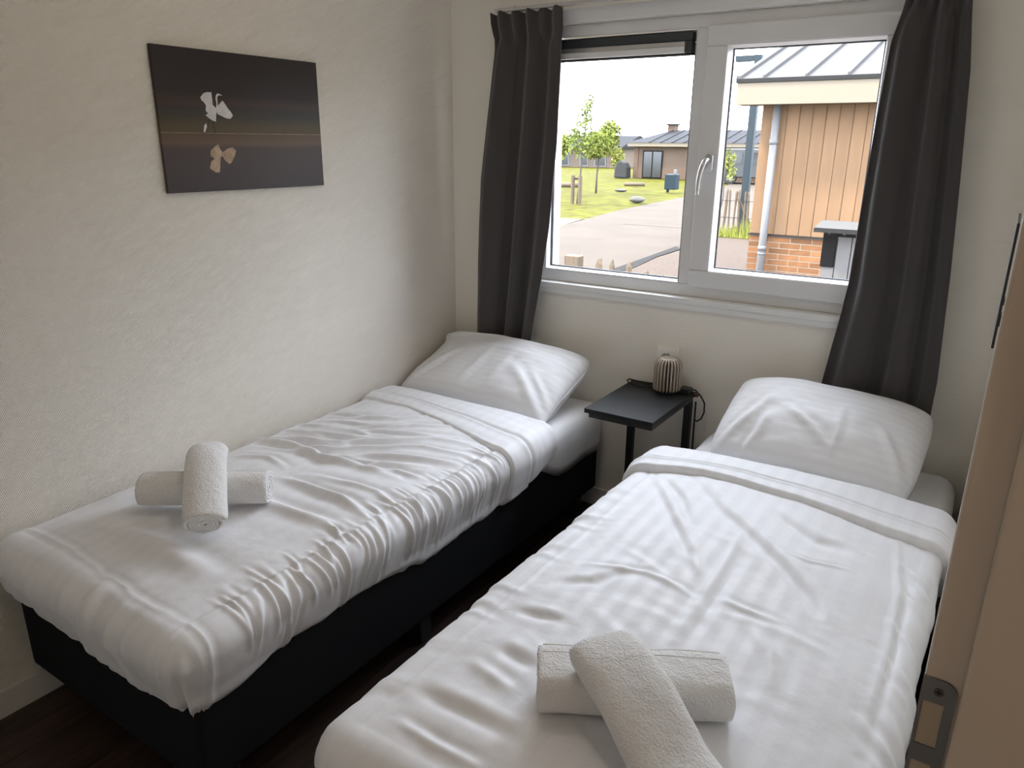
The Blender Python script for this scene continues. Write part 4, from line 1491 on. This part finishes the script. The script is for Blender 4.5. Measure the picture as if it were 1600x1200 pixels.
tree('small green tree in front of the far slate-roofed house', (-10.0, 30.8, G), (-10.0, 30.8, 1.3),
     [(-10.0, 30.8, .7, .45, .4, .45)], 300, .06, M['leaf'], 6, False, .03)
tree('green shrub between the far houses', (-22.3, 48, G), (-22.3, 48, 1.6),
     [(-22.3, 48, .6, .5, .5, .8)], 500, .10, M['leafpale'], 7, False, .05)
tree('bright green sapling behind the street lamp', (-5.5, 20.5, G), (-5.3, 20.5, 1.75),
     [(-5.38, 20.5, 1.18, .26, .25, .30), (-5.25, 20.5, .8, .16, .2, .3)], 260, .055, M['leafpale'], 8, False, .025)

# ---- street lamp
sl_ = empty('street_lamp', (-3.46, 16.2, G))
tag(sl_, 'blue-grey street lamp with a short square arm beside the timber house', 'street lamp')
MB().box((-3.545, 16.11, G), (-3.375, 16.29, 3.60)).build('lamp_post', M['steelblue'], sl_, bevel=.01)
MB().box((-4.00, 16.13, 3.47), (-3.545, 16.27, 3.598)).build('lamp_arm', M['steelblue'], sl_, bevel=.01)
MB().box((-3.97, 16.15, 3.460), (-3.65, 16.25, 3.4695)).build('lamp_lens', M['rim'], sl_)

# ---- litter bin and stone on the verge
lb = empty('litter_bin', (-10.9, 30.0, G))
tag(lb, 'blue-grey litter bin on a post at the edge of the lawn', 'litter bin')
MB().box((-11.22, 29.9, -.36), (-10.70, 30.4, .30)).build('bin_body', M['litter'], lb, bevel=.03)
MB().box((-11.18, 30.1, G), (-11.08, 30.2, -.36)).build('bin_post', M['litter'], lb)
MB().box((-10.90, 30.1, .30), (-10.76, 30.2, .50)).build('bin_sign', M['white'], lb, bevel=.02)


def boulder(name, c, s, seed, label, m):
    g = np.random.RandomState(seed)
    vs, fs = [], []
    nu, nv = 12, 8
    for i in range(nv + 1):
        for k in range(nu):
            th, ph = PI * i / nv, 2 * PI * k / nu
            w = 1 + .18 * g.uniform(-1, 1) * math.sin(th)
            vs.append((c[0] + s[0] * w * math.sin(th) * math.cos(ph), c[1] + s[1] * w * math.sin(th) * math.sin(ph), c[2] + s[2] * (1 - math.cos(th)) * .5 * 1.0))
    for i in range(nv):
        for k in range(nu):
            fs.append((i * nu + k, i * nu + (k + 1) % nu, (i + 1) * nu + (k + 1) % nu, (i + 1) * nu + k))
    o = MB().add(vs, fs).build(name, m, smooth=True)
    return tag(o, label, 'stone')


boulder('boulder', (-9.72, 23.7, G - .03), (.30, .2, .26), 5, 'pale boulder at the edge of the lawn by the road', M['stone'])
boulder('boulder', (-13.2, 29.6, G - .03), (.28, .2, .14), 6, 'low boulder on the lawn in front of the covered barbecue', M['stone'])
lg = MB().tube([(-17.2, 30.9, G + .10), (-16.2, 31.3, G + .10)], .12, 10).build('log', M['stake'], smooth=True)
tag(lg, 'brown log lying on the lawn at the far left', 'log')
lg = MB().tube([(-15.2, 34.2, G + .07), (-14.2, 34.6, G + .07)], .09, 10).build('log', M['stake'], smooth=True)
tag(lg, 'brown log lying on the lawn behind the slender young tree', 'log')

# ---- covered barbecue
bq = MB()
bq.prism([(-19.65, G), (-18.75, G), (-18.78, .15), (-18.95, .42), (-19.25, .58), (-19.45, .5), (-19.62, .1)], 'y', 42.0, 42.7)
tag(bq.build('covered_barbecue', M['cover'], bevel=.08, segs=3), 'dark fabric covered barbecue beside the far house', 'barbecue cover')

# ---- far house with slate roof
fh = empty('far_house', (-14.5, 44, G))
tag(fh, 'low timber house with slate grey roof across the lawn', 'house')
FY = 43.0
MB().box((-18.7, FY, G), (-6, FY + 7, 1.46)).build('wall', M['farwood'], fh)
MB().box((-18.75, FY - .04, G), (-6, FY + .02, .12)).build('brick_plinth', M['farbrick'], fh)
MB().box((-18.75, FY - .05, G), (-18.45, FY + .02, 1.46)).build('corner_pier', M['farbrick'], fh)
MB().box((-19.05, FY - .45, 1.44), (-6, FY - .38, 1.66)).build('fascia', M['fascia'], fh)
rf = MB().add([(-19.1, FY - .5, 1.66), (-6, FY - .5, 1.66), (-6, FY + 3.5, 2.46), (-17.7, FY + 3.5, 2.46), (-17.7, FY + 4, 2.46), (-6, FY + 7.5, 1.66), (-19.1, FY + 7.5, 1.66)],
              [(0, 1, 2, 3), (0, 3, 4, 6), (4, 2, 5, 6), (0, 6, 5, 1)]).build('roof', M['farroof'], fh)
for k in range(16):
    x = -17.6 + k * .75
    MB().add([(x - .9, FY - .5, 1.665), (x - .82, FY - .5, 1.665), (x + .08, FY + 3.5, 2.475), (x, FY + 3.5, 2.475)], [(0, 1, 2, 3)]).build('roof_seam', M['gutter'], rf) if False else MB().prism([(FY - .5, 1.66), (FY + 3.5, 2.46), (FY + 3.5, 2.51), (FY - .5, 1.71)], 'x', x, x + .06).build('roof_seam', M['gutter'], rf)
MB().box((-17.95, FY + 3.3, 2.3), (-17.45, FY + 3.9, 2.78)).build('chimney', M['farbrick'], fh)
MB().box((-18.05, FY + 3.2, 2.78), (-17.35, FY + 4.0, 2.86)).build('chimney_cap', M['gutter'], fh)
wf = MB().box((-18.12, FY - .06, -.49), (-16.78, FY - .045, 1.2)).build('sliding_door', M['storedark'], fh)
for (a, b) in ((-18.04, -17.50), (-17.42, -16.86)):
    MB().box((a, FY - .07, -.42), (b, FY - .058, 1.12)).build('pane', M['darkglass'], wf)

# ---- pale houses far left
lh = empty('far_house', (-30, 60, G))
tag(lh, 'pale far house partly hidden by trees at the left of the view', 'house')
LY = 60
MB().box((-37, LY, G), (-28.0, LY + 7, 1.25)).build('wall', M['farwall'], lh)
MB().prism([(LY - .6, 1.2), (LY + 3.5, 2.3), (LY + 7.6, 1.2)], 'x', -37.5, -27.6).build('roof', M['farroof'], lh)
for (a, b) in ((-34.5, -33.0), (-31.9, -31.0), (-30.4, -29.2)):
    w_ = MB().box((a, LY - .05, -.4), (b, LY + .01, .85)).build('window', M['white'], lh)
    MB().box((a + .12, LY - .07, -.3), (b - .12, LY - .045, .75)).build('pane', M['darkglass'], w_)

# ---- parked van behind the lamp post
vn = empty('parked_van', (-9.5, 40.4, G))
tag(vn, 'dark grey van parked beyond the lawn behind the street lamp', 'van')
prof = [(-12.6, -.15), (-12.65, .35), (-12.3, .60), (-12.0, 1.22), (-11.7, 1.38), (-7.3, 1.38), (-7.15, 1.2), (-7.1, -.15)]
MB().prism(prof, 'y', 39.6, 41.5).build('body', M['van'], vn, bevel=.06, segs=3)
MB().prism([(-12.15, .60), (-11.9, 1.16), (-10.75, 1.18), (-10.75, .58)], 'y', 39.57, 39.62).build('side_window', M['darkglass'], vn)
MB().prism([(-10.6, .58), (-10.6, 1.18), (-8.9, 1.18), (-8.9, .58)], 'y', 39.57, 39.62).build('side_window', M['darkglass'], vn)
for x in (-11.35, -7.8):
    w_ = MB().tube([(x, 39.55, -.17), (x, 39.8, -.17)], .33, 20).build('wheel', M['tyre'], vn)
    MB().tube([(x, 39.52, -.17), (x, 39.56, -.17)], .2, 16).build('hub', M['rim'], w_)
